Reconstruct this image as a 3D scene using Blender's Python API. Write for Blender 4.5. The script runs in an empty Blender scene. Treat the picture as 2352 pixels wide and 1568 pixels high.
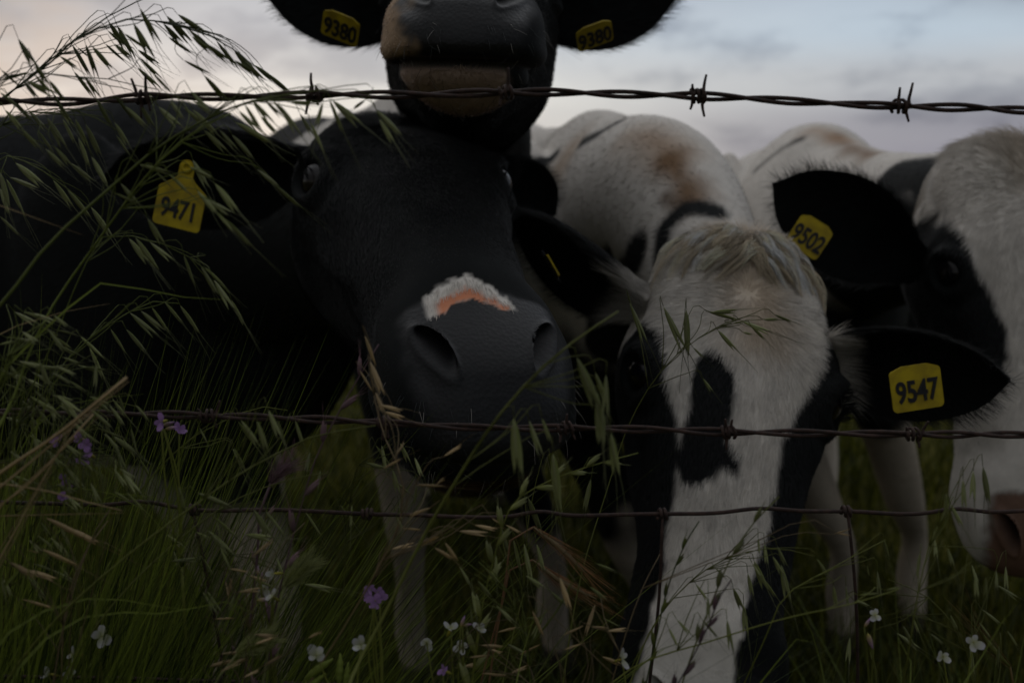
import bpy, math, random
import numpy as np
from mathutils import Vector, Matrix

random.seed(7)
RNG = np.random.default_rng(11)
scn = bpy.context.scene
COL = scn.collection

# ------------------------------------------------------------------ camera
CAM = np.array([0.0, 0.0, 1.20]); PITCH = math.radians(9.5); LENS = 35.0
FW = np.array([0.0, math.cos(PITCH), -math.sin(PITCH)])
UP = np.array([0.0, math.sin(PITCH), math.cos(PITCH)])
RT = np.array([1.0, 0.0, 0.0])
cam_d = bpy.data.cameras.new('camera'); cam = bpy.data.objects.new('camera', cam_d); COL.objects.link(cam)
cam.location = CAM; cam.rotation_euler = (math.pi / 2 - PITCH, 0, 0)
cam_d.lens = LENS; cam_d.sensor_width = 36.0; cam_d.clip_start = 0.02; cam_d.clip_end = 8000
cam_d.dof.use_dof = True; cam_d.dof.focus_distance = 0.88; cam_d.dof.aperture_fstop = 5.0
scn.camera = cam

# ------------------------------------------------------------------ sky: a dusk cloud deck, glow low in front
SUN_EL, SUN_AZ = math.radians(2.0), math.radians(-22.0)     # azimuth from +Y (straight ahead) towards +X
world = bpy.data.worlds.new('World'); scn.world = world; world.use_nodes = True
wn, wl = world.node_tree.nodes, world.node_tree.links
for n in list(wn): wn.remove(n)
def WN(t, **k):
    n = wn.new(t)
    for a, b in k.items(): setattr(n, a, b)
    return n
w_out = WN('ShaderNodeOutputWorld'); w_add = WN('ShaderNodeAddShader')
w_bg1 = WN('ShaderNodeBackground'); w_bg2 = WN('ShaderNodeBackground')
w_sky = WN('ShaderNodeTexSky', sky_type='NISHITA', sun_disc=False, sun_elevation=SUN_EL, sun_rotation=SUN_AZ)
w_bg1.inputs['Strength'].default_value = 0.006
wl.new(w_sky.outputs[0], w_bg1.inputs['Color'])
tc = WN('ShaderNodeTexCoord'); sep = WN('ShaderNodeSeparateXYZ'); wl.new(tc.outputs['Generated'], sep.inputs[0])
def ramp(pts, interp='EASE'):
    r = WN('ShaderNodeValToRGB'); r.color_ramp.interpolation = interp
    e = r.color_ramp.elements
    while len(e) < len(pts): e.new(0.5)
    for el, (p, c) in zip(e, pts): el.position = p; el.color = (*c, 1)
    return r
# elevation gradient (z = sin of the elevation)
zr = WN('ShaderNodeMapRange'); zr.inputs['From Min'].default_value = -0.1; zr.inputs['From Max'].default_value = 1.0
wl.new(sep.outputs['Z'], zr.inputs['Value'])
grad_l = ramp([(0.0, (.48, .45, .40)), (0.09, (.70, .675, .61)), (0.15, (.68, .675, .64)), (0.19, (.58, .59, .595)), (0.22, (.50, .52, .55)), (0.255, (.40, .42, .46)), (0.45, (.55, .56, .58)), (1.0, (.92, .94, .98))])
grad_r = ramp([(0.0, (.18, .18, .21)), (0.09, (.23, .23, .275)), (0.13, (.265, .268, .31)), (0.17, (.43, .45, .48)), (0.21, (.44, .52, .60)), (0.255, (.39, .46, .55)), (0.45, (.55, .57, .61)), (1.0, (.92, .94, .98))])
wl.new(zr.outputs[0], grad_l.inputs[0]); wl.new(zr.outputs[0], grad_r.inputs[0])
xr = WN('ShaderNodeMapRange', interpolation_type='SMOOTHSTEP'); xr.inputs['From Min'].default_value = -0.20; xr.inputs['From Max'].default_value = 0.42
wl.new(sep.outputs['X'], xr.inputs['Value'])
mixlr = WN('ShaderNodeMix', data_type='RGBA'); wl.new(xr.outputs[0], mixlr.inputs[0]); wl.new(grad_l.outputs[0], mixlr.inputs[6]); wl.new(grad_r.outputs[0], mixlr.inputs[7])
# soft cloud mottling, stretched sideways
mp = WN('ShaderNodeMapping'); mp.inputs['Scale'].default_value = (3.2, 3.2, 9.0); mp.inputs['Location'].default_value = (1.3, 0.4, 0.2); wl.new(tc.outputs['Generated'], mp.inputs[0])
ns = WN('ShaderNodeTexNoise'); ns.inputs['Scale'].default_value = 1.6; ns.inputs['Detail'].default_value = 7; ns.inputs['Roughness'].default_value = 0.55
wl.new(mp.outputs[0], ns.inputs['Vector'])
cr = ramp([(0.36, (.68, .695, .735)), (0.5, (1.0, 1.0, 1.0)), (0.68, (1.07, 1.065, 1.05))])
wl.new(ns.outputs['Fac'], cr.inputs[0])
mul = WN('ShaderNodeMix', data_type='RGBA', blend_type='MULTIPLY'); mul.inputs[0].default_value = 1.0
wl.new(mixlr.outputs[2], mul.inputs[6]); wl.new(cr.outputs[0], mul.inputs[7])
# peach-lit cloud on the left
mp2 = WN('ShaderNodeMapping'); mp2.inputs['Scale'].default_value = (3.0, 3.0, 7.0); mp2.inputs['Location'].default_value = (0.2, 3.1, 1.2); wl.new(tc.outputs['Generated'], mp2.inputs[0])
ns2 = WN('ShaderNodeTexNoise'); ns2.inputs['Scale'].default_value = 2.2; ns2.inputs['Detail'].default_value = 4; wl.new(mp2.outputs[0], ns2.inputs['Vector'])
pr = ramp([(0.50, (0, 0, 0)), (0.66, (1, 1, 1))]); wl.new(ns2.outputs['Fac'], pr.inputs[0])
xl = WN('ShaderNodeMapRange', interpolation_type='SMOOTHSTEP'); xl.inputs['From Min'].default_value = -0.15; xl.inputs['From Max'].default_value = -0.45
wl.new(sep.outputs['X'], xl.inputs['Value'])
pm = WN('ShaderNodeMath', operation='MULTIPLY'); wl.new(pr.outputs[0], pm.inputs[0]); wl.new(xl.outputs[0], pm.inputs[1])
pm2 = WN('ShaderNodeMath', operation='MULTIPLY'); pm2.inputs[1].default_value = 0.42; wl.new(pm.outputs[0], pm2.inputs[0])
peach = WN('ShaderNodeMix', data_type='RGBA'); peach.inputs[7].default_value = (.58, .46, .37, 1)
wl.new(pm2.outputs[0], peach.inputs[0]); wl.new(mul.outputs[2], peach.inputs[6])
# darker cloud banks high on either side
def bank(x0, x1, z0, z1, col, amt, src):
    fx = WN('ShaderNodeMapRange', interpolation_type='SMOOTHSTEP'); fx.inputs['From Min'].default_value = x0; fx.inputs['From Max'].default_value = x1; wl.new(sep.outputs['X'], fx.inputs['Value'])
    fz = WN('ShaderNodeMapRange', interpolation_type='SMOOTHSTEP'); fz.inputs['From Min'].default_value = z0; fz.inputs['From Max'].default_value = z1; wl.new(sep.outputs['Z'], fz.inputs['Value'])
    nz = WN('ShaderNodeMapRange'); nz.inputs['From Min'].default_value = .3; nz.inputs['From Max'].default_value = .6; nz.inputs['To Min'].default_value = 1.0; nz.inputs['To Max'].default_value = .55; wl.new(ns2.outputs['Fac'], nz.inputs['Value'])
    hi = WN('ShaderNodeMapRange', interpolation_type='SMOOTHSTEP'); hi.inputs['From Min'].default_value = .35; hi.inputs['From Max'].default_value = .75; hi.inputs['To Min'].default_value = 1; hi.inputs['To Max'].default_value = 0; wl.new(sep.outputs['Z'], hi.inputs['Value'])
    f = fx.outputs[0]
    for o in (fz, nz, hi):
        m = WN('ShaderNodeMath', operation='MULTIPLY'); wl.new(f, m.inputs[0]); wl.new(o.outputs[0], m.inputs[1]); f = m.outputs[0]
    m = WN('ShaderNodeMath', operation='MULTIPLY'); wl.new(f, m.inputs[0]); m.inputs[1].default_value = amt
    mx = WN('ShaderNodeMix', data_type='RGBA'); mx.inputs[7].default_value = (*col, 1); wl.new(m.outputs[0], mx.inputs[0]); wl.new(src, mx.inputs[6]); return mx.outputs[2]
sky_c = bank(-.24, -.50, .05, .17, (.25, .25, .265), .95, peach.outputs[2])
sky_c = bank(.30, .50, .11, .19, (.15, .165, .20), .9, sky_c)
# away from the afterglow (behind the viewer) the deck is darker
yr = WN('ShaderNodeMapRange', interpolation_type='SMOOTHSTEP'); yr.inputs['From Min'].default_value = -0.5; yr.inputs['From Max'].default_value = 0.85
yr.inputs['To Min'].default_value = 0.42; yr.inputs['To Max'].default_value = 1.0
wl.new(sep.outputs['Y'], yr.inputs['Value'])
fin = WN('ShaderNodeMix', data_type='RGBA', blend_type='MULTIPLY'); fin.inputs[0].default_value = 1.0
wl.new(sky_c, fin.inputs[6]); wl.new(yr.outputs[0], fin.inputs[7])
wl.new(fin.outputs[2], w_bg2.inputs['Color']); w_bg2.inputs['Strength'].default_value = 1.09
wl.new(w_bg1.outputs[0], w_add.inputs[0]); wl.new(w_bg2.outputs[0], w_add.inputs[1]); wl.new(w_add.outputs[0], w_out.inputs[0])

# faint, wide afterglow of the sun behind the cloud
sun_d = bpy.data.lights.new('sun', 'SUN'); sun = bpy.data.objects.new('sun', sun_d); COL.objects.link(sun)
sun_d.energy = 0.06; sun_d.angle = math.radians(40); sun_d.color = (1.0, .86, .72)
_sd = Vector((math.sin(SUN_AZ) * math.cos(math.radians(25)), math.cos(SUN_AZ) * math.cos(math.radians(25)), math.sin(math.radians(25))))
sun.rotation_euler = _sd.to_track_quat('Z', 'Y').to_euler()

vs = scn.view_settings
scn.display_settings.display_device = 'sRGB'
vs.view_transform = 'Standard'; vs.look = 'None'; vs.exposure = 0.0; vs.gamma = 1.0; vs.use_curve_mapping = False
scn.cycles.max_bounces = 6; scn.cycles.diffuse_bounces = 3; scn.cycles.transparent_max_bounces = 8
try: scn.cycles.use_denoising = True
except Exception: pass

# ------------------------------------------------------------------ helpers
def at(u, v, d):
    """World point seen at photograph position (u, v) of 2352x1568, d metres along the view axis."""
    k = 36.0 / LENS / 2352.0 * d
    return CAM + FW * d + RT * ((u - 1176) * k) + UP * ((784 - v) * k)

def vnoise(p, seed=0):
    """Value noise in [-1, 1] on an (n, 3) array."""
    p = np.asarray(p, dtype=np.float64); i = np.floor(p).astype(np.int64); f = p - i; f = f * f * (3 - 2 * f)
    def h(a, b, c):
        n = (a * 374761393 + b * 668265263 + c * 2147483647 + seed * 1274126177) & 0xFFFFFFFF
        n = ((n ^ (n >> 13)) * 1274126177) & 0xFFFFFFFF
        return ((n ^ (n >> 16)) & 0xFFFF) / 32767.5 - 1.0
    r = 0
    for dx in (0, 1):
        for dy in (0, 1):
            for dz in (0, 1):
                w = (f[:, 0] if dx else 1 - f[:, 0]) * (f[:, 1] if dy else 1 - f[:, 1]) * (f[:, 2] if dz else 1 - f[:, 2])
                r = r + w * h(i[:, 0] + dx, i[:, 1] + dy, i[:, 2] + dz)
    return r
def fbm(p, s, oct=3, seed=0):
    p = np.asarray(p) * s; r = 0; a = 1.0; t = 0
    for o in range(oct):
        r = r + a * vnoise(p * 2 ** o, seed + o); t += a; a *= .5
    return r / t
def sstep(a, b, x):
    t = np.clip((x - a) / (b - a), 0, 1); return t * t * (3 - 2 * t)
def unit(v):
    v = np.asarray(v, float); return v / (np.linalg.norm(v, axis=-1, keepdims=True) + 1e-12)
def spline(xs, ys, x):
    """Smooth interpolation through (xs, ys); ys may have columns."""
    xs = np.asarray(xs, float); ys = np.asarray(ys, float); x = np.asarray(x, float)
    m = np.gradient(ys, xs, axis=0)
    j = np.clip(np.searchsorted(xs, x) - 1, 0, len(xs) - 2); h = xs[j + 1] - xs[j]; t = np.clip((x - xs[j]) / h, 0, 1)
    if ys.ndim > 1: t = t[:, None]; h = h[:, None]
    return (2*t**3 - 3*t**2 + 1)*ys[j] + (t**3 - 2*t**2 + t)*h*m[j] + (-2*t**3 + 3*t**2)*ys[j+1] + (t**3 - t**2)*h*m[j+1]
def path_pts(pts, n):
    pts = np.asarray(pts, float); d = np.r_[0, np.cumsum(np.linalg.norm(np.diff(pts, axis=0), axis=1))]
    return spline(d, pts, np.linspace(0, d[-1], n))

def new_mesh(name, V, F, mat=None, parent=None, smooth=True):
    """V (n,3); F list/array of faces (all the same length or mixed) -> ONE linked mesh object."""
    me = bpy.data.meshes.new(name)
    me.from_pydata([tuple(map(float, v)) for v in V], [], [tuple(map(int, f)) for f in F]) if not isinstance(F, np.ndarray) else fast_fill(me, V, F)
    if smooth: me.polygons.foreach_set('use_smooth', np.ones(len(me.polygons), bool))
    me.update()
    o = bpy.data.objects.new(name, me); COL.objects.link(o)
    if mat: me.materials.append(mat)
    if parent: o.parent = parent
    return o
def fast_fill(me, V, F):
    k = F.shape[1]
    me.vertices.add(len(V)); me.vertices.foreach_set('co', np.asarray(V, np.float32).ravel())
    me.loops.add(F.size); me.loops.foreach_set('vertex_index', F.astype(np.int32).ravel())
    me.polygons.add(len(F)); me.polygons.foreach_set('loop_start', np.arange(0, F.size, k, dtype=np.int32))
    me.update(calc_edges=True); me.validate()
def set_col(o, C, name='coat'):
    a = o.data.color_attributes.new(name, 'FLOAT_COLOR', 'POINT')
    a.data.foreach_set('color', np.asarray(C, np.float32).ravel())
def thing(name, label, cat, loc=(0, 0, 0), group=None):
    o = bpy.data.objects.new(name, None); COL.objects.link(o); o.location = loc; o.empty_display_size = .05
    o['label'] = label; o['category'] = cat
    if group: o['group'] = group
    return o
def tag(o, label, cat, group=None):
    o['label'] = label; o['category'] = cat
    if group: o['group'] = group
    return o

def grid_faces(nr, nc, closed=True):
    r = np.arange(nr - 1)[:, None]; c = np.arange(nc if closed else nc - 1)[None, :]; c2 = (c + 1) % nc
    return np.stack([r*nc + c, r*nc + c2, (r+1)*nc + c2, (r+1)*nc + c], -1).reshape(-1, 4)
def frames(P, up):
    T = unit(np.gradient(P, axis=0)); up = np.asarray(up, float)
    S = unit(np.cross(np.broadcast_to(up, T.shape), T)); N = np.cross(T, S)
    return T, S, N
def tube(P, rw, rh=None, up=(0, 0, 1), nseg=12, cap=True):
    """Closed tube along P with half widths rw (sideways) and rh (along up)."""
    P = np.asarray(P, float); n = len(P); rw = np.broadcast_to(np.asarray(rw, float), (n,)); rh = rw if rh is None else np.broadcast_to(np.asarray(rh, float), (n,))
    T, S, N = frames(P, up); a = np.arange(nseg) * 2 * math.pi / nseg
    V = (P[:, None] + S[:, None] * (rw[:, None] * np.cos(a))[..., None] + N[:, None] * (rh[:, None] * np.sin(a))[..., None]).reshape(-1, 3)
    F = grid_faces(n, nseg).tolist()
    if cap:
        F.append(list(range(nseg))[::-1]); F.append([(n-1)*nseg + i for i in range(nseg)])
    return V, F
def join(parts):
    V, F, k = [], [], 0
    for v, f in parts:
        V.append(np.asarray(v)); F += [[i + k for i in q] for q in f]; k += len(v)
    return np.vstack(V), F

# ------------------------------------------------------------------ materials
def mat_new(name):
    m = bpy.data.materials.new(name); m.use_nodes = True
    b = m.node_tree.nodes['Principled BSDF']
    return m, m.node_tree.nodes, m.node_tree.links, b
def mat_plain(name, col, rough=.6, col2=None, scale=40.0, bump=0.0, spec=.4, translucent=0.0, detail=4):
    m, n, l, b = mat_new(name)
    b.inputs['Roughness'].default_value = rough; b.inputs['Specular IOR Level'].default_value = spec
    tcn = n.new('ShaderNodeTexCoord'); ns = n.new('ShaderNodeTexNoise'); ns.inputs['Scale'].default_value = scale; ns.inputs['Detail'].default_value = detail
    l.new(tcn.outputs['Object'], ns.inputs['Vector'])
    mx = n.new('ShaderNodeMix'); mx.data_type = 'RGBA'
    mx.inputs[6].default_value = (*col, 1); mx.inputs[7].default_value = (*(col2 or [c * .6 for c in col]), 1)
    mr = n.new('ShaderNodeMapRange'); mr.inputs['From Min'].default_value = .35; mr.inputs['From Max'].default_value = .65
    l.new(ns.outputs['Fac'], mr.inputs[0]); l.new(mr.outputs[0], mx.inputs[0]); l.new(mx.outputs[2], b.inputs['Base Color'])
    if bump:
        bp = n.new('ShaderNodeBump'); bp.inputs['Strength'].default_value = 1.0; bp.inputs['Distance'].default_value = bump
        l.new(ns.outputs['Fac'], bp.inputs['Height']); l.new(bp.outputs[0], b.inputs['Normal'])
    if translucent:
        out = n['Material Output']; tr = n.new('ShaderNodeBsdfTranslucent'); ms = n.new('ShaderNodeMixShader'); ms.inputs[0].default_value = translucent
        l.new(mx.outputs[2], tr.inputs['Color']); l.new(b.outputs[0], ms.inputs[1]); l.new(tr.outputs[0], ms.inputs[2]); l.new(ms.outputs[0], out.inputs['Surface'])
    return m
def mat_coat():
    m, n, l, b = mat_new('cow_coat')
    at_ = n.new('ShaderNodeAttribute'); at_.attribute_name = 'coat'
    tcn = n.new('ShaderNodeTexCoord'); ns = n.new('ShaderNodeTexNoise'); ns.inputs['Scale'].default_value = 60; ns.inputs['Detail'].default_value = 3
    l.new(tcn.outputs['Object'], ns.inputs['Vector'])
    mr = n.new('ShaderNodeMapRange'); mr.inputs['From Min'].default_value = .3; mr.inputs['From Max'].default_value = .7; mr.inputs['To Min'].default_value = .90; mr.inputs['To Max'].default_value = 1.06
    l.new(ns.outputs['Fac'], mr.inputs[0])
    mx = n.new('ShaderNodeMix'); mx.data_type = 'RGBA'; mx.blend_type = 'MULTIPLY'; mx.inputs[0].default_value = 1
    l.new(at_.outputs['Color'], mx.inputs[6]); l.new(mr.outputs[0], mx.inputs[7]); l.new(mx.outputs[2], b.inputs['Base Color'])
    rr = n.new('ShaderNodeMapRange'); rr.inputs['To Min'].default_value = .75; rr.inputs['To Max'].default_value = .40
    l.new(at_.outputs['Alpha'], rr.inputs[0]); l.new(rr.outputs[0], b.inputs['Roughness'])
    sr = n.new('ShaderNodeMapRange'); sr.inputs['To Min'].default_value = .12; sr.inputs['To Max'].default_value = .24; l.new(at_.outputs['Alpha'], sr.inputs[0]); l.new(sr.outputs[0], b.inputs['Specular IOR Level'])
    ns2 = n.new('ShaderNodeTexVoronoi'); ns2.inputs['Scale'].default_value = 260; l.new(tcn.outputs['Object'], ns2.inputs['Vector'])
    hm = n.new('ShaderNodeMix'); hm.data_type = 'FLOAT'; l.new(at_.outputs['Alpha'], hm.inputs[0]); l.new(ns.outputs['Fac'], hm.inputs[2]); l.new(ns2.outputs['Distance'], hm.inputs[3])
    bp = n.new('ShaderNodeBump'); bp.inputs['Strength'].default_value = .4; bp.inputs['Distance'].default_value = .0008
    l.new(hm.outputs[0], bp.inputs['Height']); l.new(bp.outputs[0], b.inputs['Normal'])
    return m
def mat_hair():
    m, n, l, b = mat_new('cow_hair')
    at_ = n.new('ShaderNodeAttribute'); at_.attribute_name = 'haircol'; l.new(at_.outputs['Color'], b.inputs['Base Color'])
    b.inputs['Roughness'].default_value = .5; b.inputs['Specular IOR Level'].default_value = .28
    return m
M = {}
M['coat'] = mat_coat(); M['hair'] = mat_hair()
M['eye'] = mat_plain('eye_wet', (.004, .004, .006), .2, (.010, .007, .006), 60, 0, .38)
M['lid'] = mat_plain('eyelash', (.006, .006, .007), .5)
M['tag'] = mat_plain('ear_tag_yellow', (.46, .345, .009), .55, (.27, .195, .012), 55, .0003, .3, detail=8)
M['ink'] = mat_plain('tag_ink', (.012, .012, .016), .6)
M['hoof'] = mat_plain('hoof_horn', (.05, .04, .03), .5, (.02, .017, .014), 60, .0005)
# ------------------------------------------------------------------ cattle
BLACK = np.array([.0040, .0052, .0053]); WHITE = np.array([.64, .60, .545]); BROWN = np.array([.16, .085, .035]); PINK = np.array([.50, .215, .14]); GREY = np.array([.0080, .0083, .0090]); CREAM = np.array([.40, .32, .22])

HX = [-.05, 0, .06, .12, .17, .22, .28, .34, .40, .44, .50, .56]
#        half width, top, bottom, widest height, top exponent, bottom exponent
HS = [[.072, .030, -.10, -.02, 2.2, 2.0], [.090, .050, -.15, -.02, 2.5, 2.0], [.106, .062, -.195, -.015, 2.8, 1.9], [.119, .066, -.207, -.012, 2.5, 1.8],
      [.121, .062, -.198, -.008, 2.4, 1.75], [.108, .055, -.178, -.014, 2.5, 1.75], [.090, .044, -.153, -.022, 2.6, 1.85], [.079, .034, -.134, -.032, 2.5, 2.0],
      [.079, .026, -.136, -.046, 2.3, 1.95], [.085, .020, -.142, -.050, 2.2, 1.9], [.089, .012, -.144, -.052, 2.15, 1.9], [.089, .006, -.144, -.052, 2.1, 1.9]]
EYE_L = np.array([.174, .107, .024])
def head_local(nth=176):
    xs = np.r_[-.05 + .05 * (1 - np.cos(np.linspace(0, math.pi / 2, 22)[:-1])) , np.linspace(0, .43, 150)[:-1], .43 + .10 * np.sin(np.linspace(0, math.pi / 2, 70))]
    xs[0] += 2e-4; xs[-1] -= 5e-5
    S = spline(HX, HS, xs)
    cf = np.where(xs > .43, (1 - np.clip((xs - .43) / .10, 0, 1) ** 2.7) ** (1 / 2.7), 1.0)
    cb = np.where(xs < 0, np.sqrt(np.clip(1 - (xs / .05) ** 2, 0, 1)), 1.0)
    k = cf * cb
    zc = np.where(xs > .43, -.052, -.05); w = S[:, 0] * k; zt = zc + (S[:, 1] - zc) * k; zb = zc + (S[:, 2] - zc) * k; zw = zc + (S[:, 3] - zc) * k
    a = np.arange(nth) * 2 * math.pi / nth; c, s = np.cos(a)[None], np.sin(a)[None]
    nt, nb = S[:, 4:5], S[:, 5:6]
    ex = np.where(s >= 0, 2 / nt, 2 / nb)
    y = w[:, None] * np.sign(c) * np.abs(c) ** np.where(s >= 0, 2 / nt, .95 * 2 / nb)
    z = np.where(s >= 0, zw[:, None] + (zt - zw)[:, None] * np.abs(s) ** ex, zw[:, None] - (zw - zb)[:, None] * np.abs(s) ** ex)
    V = np.stack([np.broadcast_to(xs[:, None], y.shape), y, z], -1)
    def normals(V):
        du = np.gradient(V, axis=0); dv = (np.roll(V, -1, 1) - np.roll(V, 1, 1))
        N = unit(np.cross(dv, du)); ctr = V.mean(1, keepdims=True); 
        flip = np.sign((N * (V - ctr)).sum(-1).mean()); return N * flip
    # slope of the nose pad: upper lip leads, chin recedes
    x, y, z = V[..., 0], V[..., 1], V[..., 2]
    fr = sstep(.40, .50, x)
    V[..., 0] = x + fr * (.022 * np.exp(-((z + .068) / .032) ** 2) - .006 * sstep(-.092, -.135, z) - .034 * sstep(-.035, .02, z))
    N = normals(V); x, y, z = V[..., 0], V[..., 1], V[..., 2]; ay = np.abs(y)
    def g(px, py, pz, rx, ry, rz): return np.exp(-(((x - px) / rx) ** 2 + ((ay - py) / ry) ** 2 + ((z - pz) / rz) ** 2))
    D = .013 * g(.150, .100, .050, .040, .028, .030) + .013 * g(.10, .095, -.11, .065, .06, .06) - .010 * g(.085, .112, .005, .028, .03, .03)
    D += .012 * g(.0, 0, .05, .035, .06, .05) - .004 * g(.15, 0, .065, .05, .03, .03)
    D += .006 * g(.27, .088, -.040, .05, .03, .014) - .006 * g(.26, .095, .0, .05, .03, .02) - .006 * g(.405, .075, -.005, .025, .02, .03)
    D += .005 * g(.45, .08, -.075, .04, .03, .025) + .004 * g(.44, 0, .018, .03, .02, .02)
    # mouth crease and the lower lip
    zm = -.094 + .010 * sstep(.46, .38, x)
    mo = sstep(.335, .375, x)
    D -= .008 * np.exp(-((z - zm) / .0055) ** 2) * mo
    D += .005 * np.exp(-((z - zm - .016) / .011) ** 2) * mo + .003 * np.exp(-((z - zm + .016) / .010) ** 2) * mo
    # lid wrinkles and the lids themselves
    for sg in (1, -1):
        dv = V - EYE_L * [1, sg, 1]; r = np.sqrt((dv[..., 0] * .92) ** 2 + (dv[..., 1] * .5) ** 2 + (dv[..., 2] * 1.25) ** 2)
        D += .0060 * np.exp(-((r - .0250) / .0080) ** 2) - .012 * np.exp(-(r / .0175) ** 4) - .0015 * np.exp(-((r - .041) / .008) ** 2)
    V = V + N * D[..., None]
    # nostrils: comma openings under the outer corners of the pad
    N = normals(V); x, y, z = V[..., 0], V[..., 1], V[..., 2]
    nos = np.zeros_like(x)
    for sg in (1, -1):
        ly = y * sg - .048; lz = z + .024
        a_ = (ly * .80 + lz * .60); b_ = (-ly * .60 + lz * .80)       # a: up and outwards, b: across
        b2 = b_ + 12.0 * (a_ + .004) ** 2 - .002                       # bend into a comma
        fr = sstep(.425, .455, x)
        r = np.sqrt((a_ / .0135) ** 2 + (b2 / .0076) ** 2)
        rim = np.exp(-((r - 1.30) / .22) ** 2) * fr * (.4 + .6 * sstep(-.01, .01, b2))
        op = np.exp(-r ** 5) * fr
        nos = np.maximum(nos, np.exp(-(r / 1.12) ** 8) * fr)
        V = V - N * (.0040 * np.exp(-(((a_ - .006) / .020) ** 2 + ((b_ + .016) / .011) ** 2)) * fr)[..., None]
        V = V + N * (.0032 * rim)[..., None] + (op * .050)[..., None] * np.array([-.80, -.25 * sg, .25])
    V[0] = V[0].mean(0); V[-1] = V[-1].mean(0)
    nv, nc = V.shape[:2]
    V = V.reshape(-1, 3); F = grid_faces(nv, nc)
    return V, F, nos.ravel(), (nv, nc)
HEADV, HEADF, HEADN, HEADSH = head_local()

def skin_mask(V):
    """1 on the bare nose pad and lips."""
    x, y, z = V[:, 0], np.abs(V[:, 1]), V[:, 2]
    m = sstep(.452, .462, x + .12 * (z + .02) * (z < -.02) - .05 * y + .003 * fbm(V, 160, 2, 5))
    m = m * sstep(.078, .060, y + .35 * (np.clip(-z - .045, 0, 1)) + .008 * fbm(V, 60, 3, 9)) * sstep(-.100, -.093, z)
    return m

def ear_local(L=.205, W=.062, cup=.5):
    """Leaf-shaped scoop: +x to the tip, +z is the open side, y across."""
    ns, nc = 40, 48
    s = np.linspace(0, 1, ns)
    w = W * spline([0, .08, .25, .5, .75, .92, 1], [.40, .45, .80, 1.0, .82, .42, .03], s)
    a = np.arange(nc) * 2 * math.pi / nc
    lat = np.cos(a); th = np.sin(a)
    tk = spline([0, .12, .4, 1], [.022, .013, .006, .003], s)
    cupk = spline([0, .15, .5, 1], [1.2, 1.3, .9, .5], s) * cup
    y = w[:, None] * lat * (1 - .12 * np.clip(cupk[:, None], 0, 1) * lat ** 2)
    z = tk[:, None] * th + w[:, None] * cupk[:, None] * (lat ** 2 - .35)
    x = np.broadcast_to((L * s)[:, None], y.shape) + .02 * np.sin(a)[None] * 0
    droop = -.035 * (s ** 2)[:, None]
    V = np.stack([x, y, z + droop * .4], -1).reshape(-1, 3)
    inner = np.broadcast_to((th > .05)[None], y.shape).ravel()
    rel = np.stack([np.broadcast_to(s[:, None], y.shape), np.broadcast_to(lat[None], y.shape)], -1).reshape(-1, 2)
    F = grid_faces(ns, nc)
    return V, F, inner, rel, (ns, nc)

def frame_from(f, u):
    f = unit(f); u = np.asarray(u, float); u = unit(u - f * np.dot(u, f)); l = np.cross(u, f)
    return np.stack([f, l, u], 1)          # columns: forward, left, up

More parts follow.
